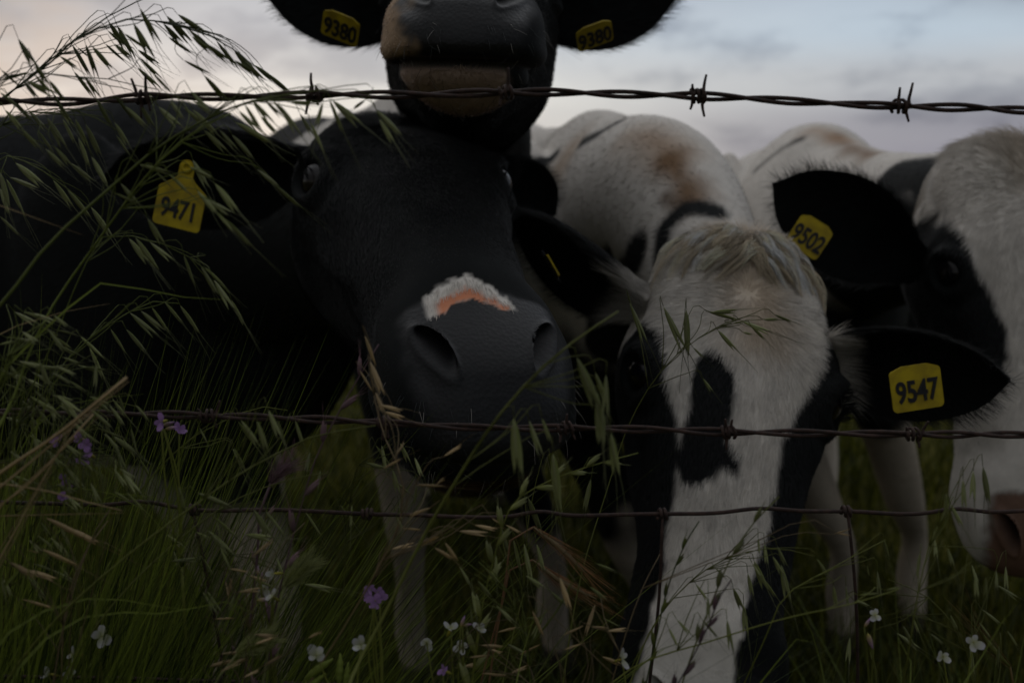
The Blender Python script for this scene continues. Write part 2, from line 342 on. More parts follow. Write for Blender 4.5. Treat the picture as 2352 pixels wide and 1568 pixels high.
def body_mesh(name, W, H, base, neck_from, neck_mid, wk=1.0, legs=None, vox=.0105, bump=()):
    """Trunk, neck, legs as one remeshed surface. W withers, H hip top, legs: list of (front/hind, side, foot xy)."""
    W = np.asarray(W, float); H = np.asarray(H, float)
    ax = H - W; ax[2] = 0; L = np.linalg.norm(ax); ax /= L; left = np.array([ax[1], -ax[0], 0.0]); k = L / 1.25
    ss = np.array([-.30, -.22, -.10, .10, .35, .60, .90, 1.12, 1.30, 1.45, 1.55])
    hw = np.array([.05, .13, .19, .225, .235, .265, .29, .27, .23, .16, .05]) * wk
    tp = np.array([-.34, -.20, -.06, .0, -.025, -.03, -.02, .0, -.02, -.09, -.25])
    bt = np.array([-.48, -.60, -.67, -.70, -.72, -.73, -.70, -.62, -.52, -.45, -.38])
    sa = np.linspace(-.30, 1.55, 44)
    hw, tp, bt = [spline(ss, q, sa) for q in (hw, tp, bt)]
    n = 36; a = np.arange(n) * 2 * math.pi / n
    V = []
    for s, w, t, b in zip(sa, hw, tp, bt):
        top = W[2] + (H[2] - W[2]) * np.clip(s, 0, 1.25) / 1.25
        p = W + ax * (s * k); p[2] = 0; c, q = np.cos(a), np.sin(a)
        zc = (t + b) / 2 + .02; up_ = np.where(q > 0, (t - zc), (zc - b))
        yy = w * np.sign(c) * np.abs(c) ** .9; zz = zc + up_ * np.sign(q) * np.abs(q) ** .95
        yy = yy * np.where(q > .55, 1 - .25 * (q - .55) / .45, 1)
        V.append(p + left * yy[:, None] + np.array([0, 0, 1.0]) * (top + zz)[:, None])
    V = np.array(V); parts = [(V.reshape(-1, 3), grid_faces(len(sa), n).tolist() + [list(range(n))[::-1], [(len(sa) - 1) * n + i for i in range(n)]])]
    # neck
    nb = W + ax * (.12 * k) + np.array([0, 0, -.27])
    P = path_pts([nb, neck_mid, neck_from], 18); t = np.linspace(0, 1, 18)
    parts.append(tube(P, spline([0, .4, .8, 1], [.17 * wk, .125, .098, .085], t), spline([0, .4, .8, 1], [.27, .185, .125, .105], t), (0, 0, 1), 24))
    for b in bump:  # (centre s, side offset, below top, radii)
        s, y, z, r = b
        c = W + ax * (s * k) + left * y; c[2] = W[2] + (H[2] - W[2]) * s / 1.25 + z
        q = np.linspace(-.98, .98, 10); rr = np.sqrt(1 - q ** 2)
        Pq = c + np.array([0, 0, 1.0]) * (q * r[2])[:, None]
        parts.append(tube(Pq, rr * r[1], rr * r[0], ax, 14))
    for kind, side, foot in legs:
        s0 = .06 if kind == 'front' else 1.22
        hip = W + ax * (s0 * k) + left * side * (.13 if kind == 'front' else .15) * wk; foot = np.array([foot[0], foot[1], 0.0])
        fa = -ax
        if kind == 'front':
            pts = [hip + [0, 0, -.40], hip * [1, 1, 0] + [0, 0, .78] - fa * .02, hip * [.6, .6, 0] + foot * [.4, .4, 0] + [0, 0, .58], hip * [.25, .25, 0] + foot * [.75, .75, 0] + [0, 0, .385] + fa * .015, foot + [0, 0, .26], foot + [0, 0, .135] - fa * .005, foot + [0, 0, .075] + fa * .02, foot + [0, 0, .0] + fa * .055]
            rw = [.085, .078, .062, .050, .034, .040, .036, .050]; rh = [.12, .10, .068, .052, .038, .044, .040, .062]
        else:
            pts = [hip + [0, 0, -.28], hip * [1, 1, 0] + [0, 0, .85] + fa * .10, hip * [.5, .5, 0] + foot * [.5, .5, 0] + [0, 0, .66] - fa * .02, foot + [0, 0, .50] - fa * .10, foot + [0, 0, .30] - fa * .06, foot + [0, 0, .135] - fa * .02, foot + [0, 0, .075] + fa * .01, foot + fa * .045]
            rw = [.12, .10, .070, .052, .036, .042, .036, .048]; rh = [.17, .15, .085, .066, .042, .046, .040, .060]
        P = path_pts(pts, 34); d = np.r_[0, np.cumsum(np.linalg.norm(np.diff(np.asarray(pts), axis=0), axis=1))]; tt = np.linspace(0, d[-1], 34)
        parts.append(tube(P, spline(d, rw, tt), spline(d, rh, tt), fa, 16))
    V, F = join(parts)
    o = new_mesh(name + '_raw', V, F)
    rm = o.modifiers.new('r', 'REMESH'); rm.mode = 'VOXEL'; rm.voxel_size = vox
    sm = o.modifiers.new('s', 'SMOOTH'); sm.factor = .5; sm.iterations = 14
    dg = bpy.context.evaluated_depsgraph_get(); me = bpy.data.meshes.new_from_object(o.evaluated_get(dg))
    nv = len(me.vertices); V = np.empty(nv * 3, np.float32); me.vertices.foreach_get('co', V); V = V.reshape(-1, 3).astype(float)
    npoly = len(me.polygons); li = np.empty(len(me.loops), np.int32); me.loops.foreach_get('vertex_index', li)
    lt = np.empty(npoly, np.int32); me.polygons.foreach_get('loop_total', lt)
    assert (lt == 4).all()
    old = o.data; bpy.data.objects.remove(o); bpy.data.meshes.remove(old); bpy.data.meshes.remove(me)
    return V, li.reshape(-1, 4), (W, ax, left, k)

def hair_curves(name, parent, root, nrm, flow, length, col, rad, K=5, lay=.35, curl=.25, grav=0.0, seed=1, coh=.3, cohs=28.):
    """Real strands: root (n,3), nrm, flow tangent field, per-strand length, colour, radius."""
    r = np.random.default_rng(seed); n = len(root)
    flow = unit(flow - nrm * (flow * nrm).sum(1, keepdims=True))
    side = np.cross(nrm, flow)
    sw = coh * np.stack([fbm(root, cohs, 2, seed), fbm(root + 7.3, cohs, 2, seed + 3)], 1)
    d0 = unit(flow + side * (sw[:, :1] + r.normal(0, .14, (n, 1))) + nrm * (lay + .25 * sw[:, 1:] + r.normal(0, .10, (n, 1))))
    t = np.linspace(0, 1, K)[None, :, None]
    bend = unit(flow + side * (sw[:, :1] * 1.4 + r.normal(0, .2, (n, 1))) + nrm * (lay * .25) + np.array([0, 0, -grav]))
    P = root[:, None] + length[:, None, None] * (d0[:, None] * t * (1 - .5 * t * (curl * 2)) + bend[:, None] * (t ** 2) * curl) 
    hc = bpy.data.hair_curves.new(name)
    hc.add_curves([K] * n)
    hc.points.foreach_set('position', P.astype(np.float32).ravel())
    ra = hc.attributes.get('radius') or hc.attributes.new('radius', 'FLOAT', 'POINT')
    prof = np.array([1, .95, .85, .6, .2]) if K == 5 else np.linspace(1, .2, K)
    ra.data.foreach_set('value', (np.broadcast_to(np.asarray(rad), (n,))[:, None] * prof[None]).astype(np.float32).ravel())
    ca = hc.attributes.new('haircol', 'FLOAT_COLOR', 'CURVE')
    ca.data.foreach_set('color', np.c_[col, np.ones(n)].astype(np.float32).ravel())
    hc.materials.append(M['hair'])
    o = bpy.data.objects.new(name, hc); COL.objects.link(o); o.parent = parent; o['kind'] = 'stuff'
    return o

def sample_faces(V, F, n, rng, wts=None):
    a, b, c, d = V[F[:, 0]], V[F[:, 1]], V[F[:, 2]], V[F[:, 3]]
    ar = np.linalg.norm(np.cross(c - a, d - b), axis=1) * .5
    if wts is not None: ar = ar * wts
    idx = rng.choice(len(F), n, p=ar / ar.sum())
    u, v = rng.random(n)[:, None], rng.random(n)[:, None]
    w = np.stack([(1-u)*(1-v), u*(1-v), u*v, (1-u)*v], 1)[..., 0]
    return idx, w
def vert_normals(V, F):
    fn = np.cross(V[F[:, 2]] - V[F[:, 0]], V[F[:, 3]] - V[F[:, 1]])
    N = np.zeros_like(V)
    for k in range(4): np.add.at(N, F[:, k], fn)
    return unit(N)

def text_mesh(body, size, mat, parent, Mx, depth=.0006):
    cu = bpy.data.curves.new('lettering', 'FONT'); cu.body = body; cu.size = size; cu.align_x = 'CENTER'; cu.align_y = 'CENTER'; cu.extrude = depth; cu.offset = size * .022; cu.space_character = .98
    o = bpy.data.objects.new('lettering', cu); COL.objects.link(o)
    dg = bpy.context.evaluated_depsgraph_get(); me = bpy.data.meshes.new_from_object(o.evaluated_get(dg)); bpy.data.objects.remove(o)
    me.transform(Mx); me.materials.clear(); me.materials.append(mat); me.name = 'lettering'
    o = bpy.data.objects.new('lettering', me); COL.objects.link(o); o.parent = parent
    return o

def ear_tag(cow, number, Mx, label, w=.058, h=.050, nk=1.0):
    """Yellow flag tag: a rounded plate with sloping shoulders, a neck and a button; local x right, y up, z out; origin at the plate's centre."""
    hw, hh = w / 2, h / 2
    out = []
    def arc(cx, cy, r, a0, a1, n=5):
        for i in range(n):
            a = math.radians(a0 + (a1 - a0) * i / (n - 1)); out.append((cx + r * math.cos(a), cy + r * math.sin(a)))
    rr = .005
    arc(hw - rr, -hh + rr, rr, -90, 0); arc(hw - rr, hh - rr, rr, 0, 60); out.append((.014, hh + .009 * nk))
    if nk == 1.0: out.append((.0095, hh + .014)); arc(0, hh + .026, .0095, -10, 190, 11); out.append((-.0095, hh + .014))
    out.append((-.014, hh + .009 * nk))
    arc(-hw + rr, hh - rr, rr, 120, 180); arc(-hw + rr, -hh + rr, rr, 180, 270)
    n = len(out); t = .0009
    V = [(x, y, -t) for x, y in out] + [(x, y, t) for x, y in out] + [(0, 0, -t), (0, 0, t)]
    F = [[i, (i+1) % n, n + (i+1) % n, n + i] for i in range(n)] + [[2*n, (i+1) % n, i] for i in range(n)] + [[2*n+1, n+i, n+(i+1) % n] for i in range(n)]
    V = [tuple(Mx @ Vector(v)) for v in V]
    o = new_mesh('ear_tag', V, F, M['tag'], cow, smooth=False)
    if label: o['label'] = label
    if nk < 1.0:
        text_mesh(number, .0295, M['ink'], o, Mx @ Matrix.Translation((0, -.003, t + .0006)) @ Matrix.Diagonal((.80, 1.12, 1, 1))); return o
    # button
    q = np.linspace(0, 1, 6); ring = [(.0075, 0), (.0075, .002), (.006, .003), (.0035, .0032), (.003, .001)]
    m = 18; BV = []
    for r_, z_ in ring: BV += [tuple(Mx @ Vector((r_ * math.cos(j * 2 * math.pi / m), hh + .026 + r_ * math.sin(j * 2 * math.pi / m), t + z_))) for j in range(m)]
    BF = grid_faces(len(ring), m).tolist() + [[(len(ring) - 1) * m + j for j in range(m)]]
    new_mesh('button', BV, BF, M['tag'], o)
    text_mesh(number, .0295, M['ink'], o, Mx @ Matrix.Translation((0, -.003, t + .0006)) @ Matrix.Diagonal((.80, 1.12, 1, 1)))
    return o

def basis(o, x, z):
    x = unit(x); z = np.asarray(z, float); z = unit(z - x * np.dot(x, z)); y = np.cross(z, x)
    return Matrix(((x[0], y[0], z[0], o[0]), (x[1], y[1], z[1], o[1]), (x[2], y[2], z[2], o[2]), (0, 0, 0, 1)))

def hit(V, u, v):
    """The vertex of a surface that the photograph shows near (u, v)."""
    d = V - CAM; z = d @ FW; k = 2352 * LENS / 36.0; pu = 1176 + k * (d @ RT) / z; pv = 784 - k * (d @ UP) / z
    q = np.hypot(pu - u, pv - v); m = q < max(14.0, q.min() + 4); return V[np.where(m)[0][np.argmin(z[m])]]
def patch(V, pts, wpx, soft=.012, ns=12, na=.4, seed=0):
    """A patch of coat following a line over the surface; wpx its half width in pixels of the photograph."""
    P = [hit(V, *p) for p in pts]; m = np.zeros(len(V))
    for a, b in zip(P[:-1], P[1:]):
        r = wpx * 36.0 / LENS / 2352 * float((a - CAM) @ FW); m = np.maximum(m, blob(V, a, b, r, soft, ns, na * r, seed))
    return m
class Cow: pass
def head_pose(E, ray, dorsal, hs):
    """Frame of a head whose eyes' midpoint is E and whose nose pad lies on the line from the camera through the point ray."""
    E = np.asarray(E, float); r = unit(np.asarray(ray, float) - CAM); L = math.hypot(.328, .054) * hs
    m = E - CAM; bq = m @ r; disc = bq * bq - (m @ m - L * L)
    t = bq - math.sqrt(max(disc, 0)); N = CAM + r * t; p = unit(N - E); left = unit(np.cross(dorsal, p)); q = np.cross(p, left)
    al = math.atan2(.054, .328); f = p * math.cos(al) + q * math.sin(al); R = frame_from(f, q)
    return R, E - R @ (np.array([.172, 0, .014]) * hs)

def build_cow(label, eyes, nose, dorsal, W, H, neck_mid, legs, ears, head_coat, body_coat, ear_coat, hs=1.0, wk=.85, forelock=0, drop=1.0, whisk=0, n_head=42000, n_body=0, n_ear=7000, hair_len=None, bumps=True, flowfn=None, seed=1, vox=.0105):
    """eyes: midpoint between the eyes; nose: a point on the line through the nose pad; ears: two dicts side=+1/-1 (cow's left/right), tip direction and opening normal in world."""
    c = Cow(); rng = np.random.default_rng(seed)
    root = thing('dairy_cow', label, 'cow', (0, 0, 0), 'black and white dairy cows behind the fence')
    R, org = head_pose(eyes, nose, dorsal, hs)
    toW = lambda v: org + (np.asarray(v) * hs) @ R.T
    c.R, c.org, c.toW, c.root = R, org, toW, root
    bb = [(.13, s * .205 * wk, -.35, (.17, .065, .29)) for s in (1, -1)] if bumps else ()
    BV, BF, bf = body_mesh('cow', W, H, None, toW([.035, 0, -.075]), neck_mid, wk, legs, vox, bb)
    HL = HEADV.copy(); m_ = sstep(.34, .44, HL[:, 0]) * (HL[:, 2] < -.035); HL[:, 2] += m_ * (HL[:, 2] + .035) * (drop - 1); HL[:, 0] += m_ * (-(HL[:, 2] + .035)) * (drop - 1) * .8
    HV = toW(HL)
    hc, hl = head_coat(HEADV, rng)                       # (n,4) colour + skin, (n,) hair length
    hc[:, :3] = hc[:, :3] * (1 - .93 * HEADN[:, None])   # shade inside the nostrils, painted into the colour
    hc[:, 3] = hc[:, 3] * (1 - .8 * HEADN); hl = hl * (HEADN < .1)
    bc, bl = body_coat(BV, bf, c)
    Vs, Fs, Cs, Ls, Rs = [BV, HV], [BF, HEADF + len(BV)], [bc, hc], [bl, hl], [np.zeros(len(BV), int), np.ones(len(HV), int)]
    FL = [np.zeros((len(BV), 3)), None]
    # head hair flow in local coordinates
    if flowfn is None:
        def flowfn(v):
            d = np.c_[(v[:, 0] - .10), v[:, 1] * 1.2, np.zeros(len(v))]; d[:, 0] += .03
            dn = np.c_[np.ones(len(v)), .15 * v[:, 1] / .1, -.2 * np.ones(len(v))]
            k = sstep(.10, .24, v[:, 0])[:, None]; return unit(d) * (1 - k) + dn * k
    FL[1] = flowfn(HEADV) @ R.T
    flow_b = bf[1] * 1.0 + np.array([0, 0, -.55]); FL[0] = np.broadcast_to(flow_b, BV.shape)
    off = len(BV) + len(HV); c.earM = {}
    for e in ears:
        EV, EF, inner, rel, _ = ear_local(e.get('L', .205) * hs, e.get('W', .062) * hs, e.get('cup', .45))
        base = toW([.025, e['side'] * .086, .0]) if 'base' not in e else toW(e['base'])
        RE = frame_from(e['tip'], e['open']); EW = base + EV @ RE.T
        c.earM[e['side']] = (base, RE)
        ec, el = ear_coat(EV, inner, rel, e['side'])
        Vs.append(EW); Fs.append(EF + off); Cs.append(ec); Ls.append(el); Rs.append(np.full(len(EW), 2)); off += len(EW)
        FL.append(np.c_[np.full(len(EV), 1.0), np.sign(rel[:, 1]) * .7 * np.abs(rel[:, 1]) + .15, np.zeros(len(EV))] @ RE.T)
    V = np.vstack(Vs); F = np.vstack(Fs); C = np.vstack(Cs); Lh = np.concatenate(Ls); RG = np.concatenate(Rs); FLW = np.vstack(FL)
    o = new_mesh('body', V, F, M['coat'], root); set_col(o, C)
    c.V, c.F = V, F
    # eyes
    for sg in (1, -1):
        e = toW(EYE_L * [1, sg, 1] - np.array([.004, .010 * sg, .002])); m = 32
        lat = np.linspace(-math.pi / 2 + .004, math.pi / 2 - .004, 26); P = e + np.outer(np.sin(lat) * .0225 * hs, unit(R @ [.25, sg, .1]))
        ev, ef = tube(P, np.cos(lat) * .0225 * hs, None, R[:, 2] , m); new_mesh('eye', ev, ef, M['eye'], root)
        # lashes: fine curved hairs on the upper lid
        r = np.random.default_rng(seed + 5); q = r.uniform(-1, 1, 70)
        loc = EYE_L * [1, sg, 1] + np.c_[q * .021, np.full(70, .007 * sg), .016 - .010 * q ** 2]
        hair_curves('eyelash', root, toW(loc), np.broadcast_to(R @ [0, sg, .1], loc.shape).copy(), np.broadcast_to(R @ [.15, .2 * sg, .8], loc.shape).copy(), r.uniform(.018, .030, 70), np.tile(BLACK, (70, 1)), .0004, lay=.9, curl=.3, coh=.1, seed=seed)
    if whisk:                                            # stiff whiskers on the lips and chin
        r = np.random.default_rng(seed + 21); cand = np.where((HEADV[:, 0] > .40) & (HEADV[:, 2] < -.05) & (np.abs(HEADV[:, 1]) > .02 * (HEADV[:, 2] > -.1)))[0]; j = r.choice(cand, whisk)
        nv_ = vert_normals(HV, HEADF)[j]; fl = np.tile(R @ [.3, 0, -1.], (whisk, 1)) + .4 * r.normal(0, 1, (whisk, 3))
        hair_curves('whiskers', root, HV[j], nv_, fl, r.uniform(.008, .022, whisk), np.where(r.random((whisk, 1)) < .3, WHITE * .35, BLACK * 3) * np.ones((1, 3)), .00018, lay=.8, curl=.3, coh=.1, seed=seed + 22)
    if forelock:                                         # long waves parted at the crown
        r = np.random.default_rng(seed + 9); n = forelock
        for _ in range(1):
            y0 = r.normal(0, .032, n); x0 = r.uniform(-.035, .022, n); m = (np.abs(V[:, 0]) >= 0)
            hl_ = HEADV[(np.abs(HEADV[:, 1]) < .10) & (HEADV[:, 0] < .06) & (HEADV[:, 2] > .0)]
            j = np.argmin((hl_[None, :, 0] - x0[:, None]) ** 2 + (hl_[None, :, 1] - y0[:, None]) ** 2, axis=1); rl = hl_[j]
            sg = np.sign(y0 + r.normal(0, .006, n))
            fl = np.c_[.75 + 3 * x0 + r.normal(0, .1, n), sg * (1.0 + 8 * np.abs(y0)) * (.5 + sstep(0, .03, np.abs(y0))), np.zeros(n)] @ R.T
            nr = np.tile(R @ [-.15, 0, 1.], (n, 1)); clump = fbm(np.c_[rl[:, 1] * 1.0, rl[:, 0] * .35, sg * 3], 75, 2, 5)[:, None]
            col = np.clip(np.array([.34, .275, .19]) * (1 + .55 * clump + .16 * r.normal(0, 1, (n, 1))), .03, .62)
            ho = hair_curves('forelock', root, toW(rl), nr, fl, r.uniform(.055, .095, n), col, .00028, K=8, lay=.2, seed=seed + 2, coh=.55, cohs=42)
            # lay the strands over the head: each step stays a little above the skin
            sk = toW(HEADV[::3]); sn = vert_normals(toW(HEADV), HEADF)[::3]; sel = (HEADV[::3, 0] < .16) & (HEADV[::3, 2] > -.06) ; sk, sn = sk[sel], sn[sel]
            p = toW(rl); dr = unit(fl + .28 * R @ np.array([0, 0, 1.])); Pp = [p]; st = r.uniform(.034, .070, n) / 7; lift = r.uniform(.003, .013, n) * (1 + .5 * clump[:, 0])
            fw_ = R[:, 0]; tw = np.c_[fbm(rl, 60, 2, 3), fbm(rl + 3, 60, 2, 4)]
            for q in range(1, 8):
                p = p + dr * st[:, None]
                j = np.concatenate([np.argmin(((c_[:, None] - sk[None]) ** 2).sum(-1), 1) for c_ in np.array_split(p, 12)])
                hgt = ((p - sk[j]) * sn[j]).sum(1); want = lift * math.sin(math.pi * min(.85, q / 8 + .12)); p = p + sn[j] * (want - hgt)[:, None] * .8
                dr = unit(dr - sn[j] * (dr * sn[j]).sum(1, keepdims=True) * .8 + fw_ * (.16 + .20 * tw[:, :1]) + np.cross(sn[j], dr) * .16 * tw[:, 1:]); Pp.append(p)
            Pp = np.stack(Pp, 1); ng = 120; gi = np.argmin(((rl[:, None] - rl[None, :ng]) ** 2).sum(-1) + .004 * (sg[:, None] != sg[None, :ng]), 1)
            tt = (np.linspace(0, 1, 8) ** .8)[None, :, None] * .74
            Pp = Pp * (1 - tt) + (Pp[gi] + (Pp[:, :1] - Pp[gi][:, :1]) * .12) * tt
            gv = np.clip(1 + .38 * r.normal(0, 1, (ng, 1)), .35, 1.7); pale = r.random((ng, 1)) < .35
            gc = np.where(pale, np.array([.64, .575, .47]), np.array([.45, .375, .27])) * gv; ho.data.attributes['haircol'].data.foreach_set('color', np.c_[np.clip(gc[gi] * (1 + .2 * r.normal(0, 1, (n, 1))), .02, .6), np.ones(n)].astype(np.float32).ravel())
            ho.data.points.foreach_set('position', Pp.astype(np.float32).ravel())
    # coat hair
    NV = vert_normals(V, F)
    cen = V[F[:, 0]]; vis = ((cen - CAM) * NV[F[:, 0]]).sum(1) / np.linalg.norm(cen - CAM, axis=1)
    seen = np.where(vis < .25, 1.0, .08)                 # fewer strands on the far side
    for reg, n, nm in ((1, n_head, 'head_hair'), (2, n_ear, 'ear_hair'), (0, n_body, 'coat_hair')):
        if n == 0: continue
        wt = seen * (RG[F[:, 0]] == reg) * (C[F[:, 0], 3] < .5) * (Lh[F[:, 0]] > 0)
        if reg == 0:                                      # strands where the camera side can show them
            d_ = np.linalg.norm(cen - CAM, axis=1); wt = wt * np.where(cen[:, 2] < .35, .3, 1.0)
        idx, w = sample_faces(V, F, n, rng, wt)
        ip = lambda A: (A[F[idx]] * w[..., None]).sum(1)
        rt, nr, fl = ip(V), unit(ip(NV)), ip(FLW); ln = ip(Lh[:, None])[:, 0]; cl = ip(C)[:, :3]
        lum = cl.mean(1, keepdims=True)
        var = rng.normal(0, 1, (n, 1)); clump = fbm(rt, 60, 2, seed)[:, None]
        wcol = np.where(lum > .15, cl * (1 + (.12 if reg else .05) * var + (.22 if reg else .06) * clump) , cl * (1 + .3 * var))
        wcol = np.clip(wcol, .003, .8)
        ln = ln * rng.uniform(.7, 1.25, n)
        hair_curves(nm, root, rt - nr * .0006, nr, fl, ln, wcol, np.where(ln > .02, .00022, .00020) * (1.0, 1.0, .8)[reg] if reg else np.full(n, .00030), lay=(.16, .32, .28)[reg], curl=.35, grav=.25, seed=seed + reg, coh=.45 if reg == 1 else .18, cohs=26 if reg == 1 else 14)
    return c
# ------------------------------------------------------------------ the ground
def mat_ground():
    m, n, l, b = mat_new('pasture_turf'); b.inputs['Roughness'].default_value = .95; b.inputs['Specular IOR Level'].default_value = .1
    tcn = n.new('ShaderNodeTexCoord'); n1 = n.new('ShaderNodeTexNoise'); n1.inputs['Scale'].default_value = 1.3; n1.inputs['Detail'].default_value = 8
    n2 = n.new('ShaderNodeTexNoise'); n2.inputs['Scale'].default_value = 26; n2.inputs['Detail'].default_value = 6
    l.new(tcn.outputs['Object'], n1.inputs['Vector']); l.new(tcn.outputs['Object'], n2.inputs['Vector'])
    r = n.new('ShaderNodeValToRGB'); e = r.color_ramp.elements; e[0].position = .3; e[0].color = (.022, .026, .006, 1); e[1].position = .7; e[1].color = (.105, .092, .012, 1)
    mm = n.new('ShaderNodeMix'); mm.data_type = 'FLOAT'; mm.inputs[0].default_value = .45; l.new(n1.outputs['Fac'], mm.inputs[2]); l.new(n2.outputs['Fac'], mm.inputs[3])
    l.new(mm.outputs[0], r.inputs[0]); l.new(r.outputs[0], b.inputs['Base Color'])
    bp = n.new('ShaderNodeBump'); bp.inputs['Distance'].default_value = .03; l.new(n2.outputs['Fac'], bp.inputs['Height']); l.new(bp.outputs[0], b.inputs['Normal'])
    return m
M['ground'] = mat_ground()
def build_ground():
    q = np.r_[-3000, -1200, -500, -200, -90, -40, np.linspace(-20, 20, 41), 40, 90, 200, 500, 1200, 3000]
    yq = np.r_[-60, -20, np.linspace(-8, 24, 49), 40, 70, 120, 220, 400, 700, 1200, 2200, 4000]
    X, Y = np.meshgrid(q, yq); P = np.stack([X.ravel(), Y.ravel(), np.zeros(X.size)], 1)
    d = np.hypot(P[:, 0], P[:, 1])
    P[:, 2] = .05 * fbm(P, .35, 2, 3) * sstep(3.5, 8, d) + sstep(20, 300, d) * (1.2 + 5 * fbm(P, .002, 2, 9)) * sstep(0, 1, d / 400)
    o = new_mesh('ground', P, grid_faces(len(yq), len(q), False), M['ground']); o['kind'] = 'structure'; o['label'] = 'dark green pasture running back under the cows to the horizon'
    return o
build_ground()

# ------------------------------------------------------------------ coats
def blob(P, p0, p1, r, soft=.02, ns=9, na=.05, seed=0):
    """0..1 patch: a capsule in space with a ragged edge."""
    p0, p1 = np.asarray(p0, float), np.asarray(p1, float); v = p1 - p0
    t = np.clip(((P - p0) @ v) / max(v @ v, 1e-9), 0, 1); d = np.linalg.norm(P - p0 - t[:, None] * v, axis=1)
    return sstep(soft, -soft, d - r + na * fbm(P, ns, 3, seed))
def mixc(C, col, m): return C * (1 - m[:, None]) + np.asarray(col) * m[:, None]
def poly_sd(x, y, poly):
    """Signed distance (inside negative) to a closed polygon."""
    poly = np.asarray(poly, float); n = len(poly); d = np.full(len(x), 1e9); ins = np.zeros(len(x), bool)
    for i in range(n):
        a, b = poly[i], poly[(i + 1) % n]; e = b - a; px, py = x - a[0], y - a[1]
        t = np.clip((px * e[0] + py * e[1]) / (e @ e + 1e-12), 0, 1)
        d = np.minimum(d, np.hypot(px - t * e[0], py - t * e[1]))
        c = ((a[1] > y) != (b[1] > y)) & (x < (b[0] - a[0]) * (y - a[1]) / (b[1] - a[1] + 1e-12) + a[0]); ins ^= c
    return np.where(ins, -d, d)
def rgba(C, skin): return np.c_[C, skin]

def base_head(V, col, skin_col=GREY):
    sk = skin_mask(V); C = np.broadcast_to(col, (len(V), 3)).copy()
    C = mixc(C, skin_col, sk)
    # dark rims of the eyes
    L = np.full(len(V), .011) * (1 - sk)
    L = L * (1 - .75 * sstep(.30, .45, V[:, 0]))
    for sg in (1, -1):
        r = np.linalg.norm((V - EYE_L * [1, sg, 1]) * [1, .5, 1.1], axis=1); L = L * sstep(.020, .034, r)
    L = L + .030 * sstep(.03, -.03, V[:, 0]) * (V[:, 2] > -.02) * sstep(.08, .03, np.abs(V[:, 1]))
    chin = sstep(.36, .42, V[:, 0]) * sstep(-.105, -.116, V[:, 2]); L = L + .012 * chin
    return C, sk, L

# --- A: black head low in the middle, white and pink blaze over the nose
def head_A(V, rng):
    C, sk, L = base_head(V, BLACK, GREY * 1.15)
    x, y = V[:, 0], V[:, 1] + .009
    top = (V[:, 2] > -.035)
    n = .0065 * fbm(V, 150, 3, 3)
    arc = .442 + .10 * y + 12 * y ** 2 * np.where(y > 0, 1.3, 1.0)                 # upper edge of the blaze, an arch
    low = .470 - .010 * np.cos(y * 95) * .45 + 1.2 * y ** 2
    w = sstep(-.003, .004, x - arc + n) * sstep(.002, -.002, x - low + n) * top * sstep(.042, .036, np.abs(y))
    p = w * sstep(.003, .012, x - (arc + .007 + n * 2)) * sstep(.036, .029, np.abs(y - .003))
    C = mixc(C, WHITE * 1.05, w); C = mixc(C, [.62, .235, .12], p)
    skin = np.maximum(sk * (1 - w), p * .55)
    skin = np.where(w > .5, p * .55, skin)
    chin = sstep(.395, .43, V[:, 0]) * sstep(-.104, -.114, V[:, 2]) * sstep(.055, .035, np.abs(V[:, 1]))
    C = mixc(C, BROWN * .55, chin * .8)
    L = np.where(w > .5, .010 * (1 - p * .6), L)
    return rgba(C, skin), L
def white_legs(C, V, z0, seed, na=.22):
    m = sstep(.03, -.03, V[:, 2] - z0 + na * fbm(V, 4, 3, seed)); C = mixc(C, WHITE * [.62, .57, .50], m * (.75 + .25 * fbm(V, 7, 2, seed + 1)))
    hoof = sstep(.075, .065, V[:, 2]); return mixc(C, [.04, .032, .025], hoof)
def body_A(V, bf, c):
    C = np.broadcast_to(BLACK * 1.1, (len(V), 3)).copy()
    C = white_legs(C, V, .56, 4)
    C = mixc(C, WHITE * .5, blob(V, (-.72, 1.75, .60), (-1.15, 2.1, .54), .10, seed=3) * (V[:, 2] < .68))
    return rgba(C, np.zeros(len(V))), np.full(len(V), .014)
def ear_plain(col, innercol, tuft=None, tuftcol=None):
    def f(V, inner, rel, side):
        C = np.broadcast_to(col, (len(V), 3)).copy(); C = mixc(C, innercol, inner * sstep(.0, .3, rel[:, 0]) * sstep(1.0, .7, rel[:, 0]) * sstep(1.0, .5, np.abs(rel[:, 1])))
        L = .009 + .009 * np.abs(rel[:, 1]) ** 3 + .018 * sstep(.45, .1, rel[:, 0]) * inner + .007 * sstep(.1, .9, -rel[:, 1] * 1.0)
        if tuft is not None:
            m = sstep(tuft + .05, tuft - .05, rel[:, 0] + .06 * fbm(V, 30, 2, 8)) * np.where(inner, 1.0, .9)
            C = mixc(C, np.asarray(tuftcol) * (1.35 if side > 0 else .9), m); L = L + (.010 if side > 0 else .003) * m * inner
        return rgba(C, np.zeros(len(V))), L
    return f
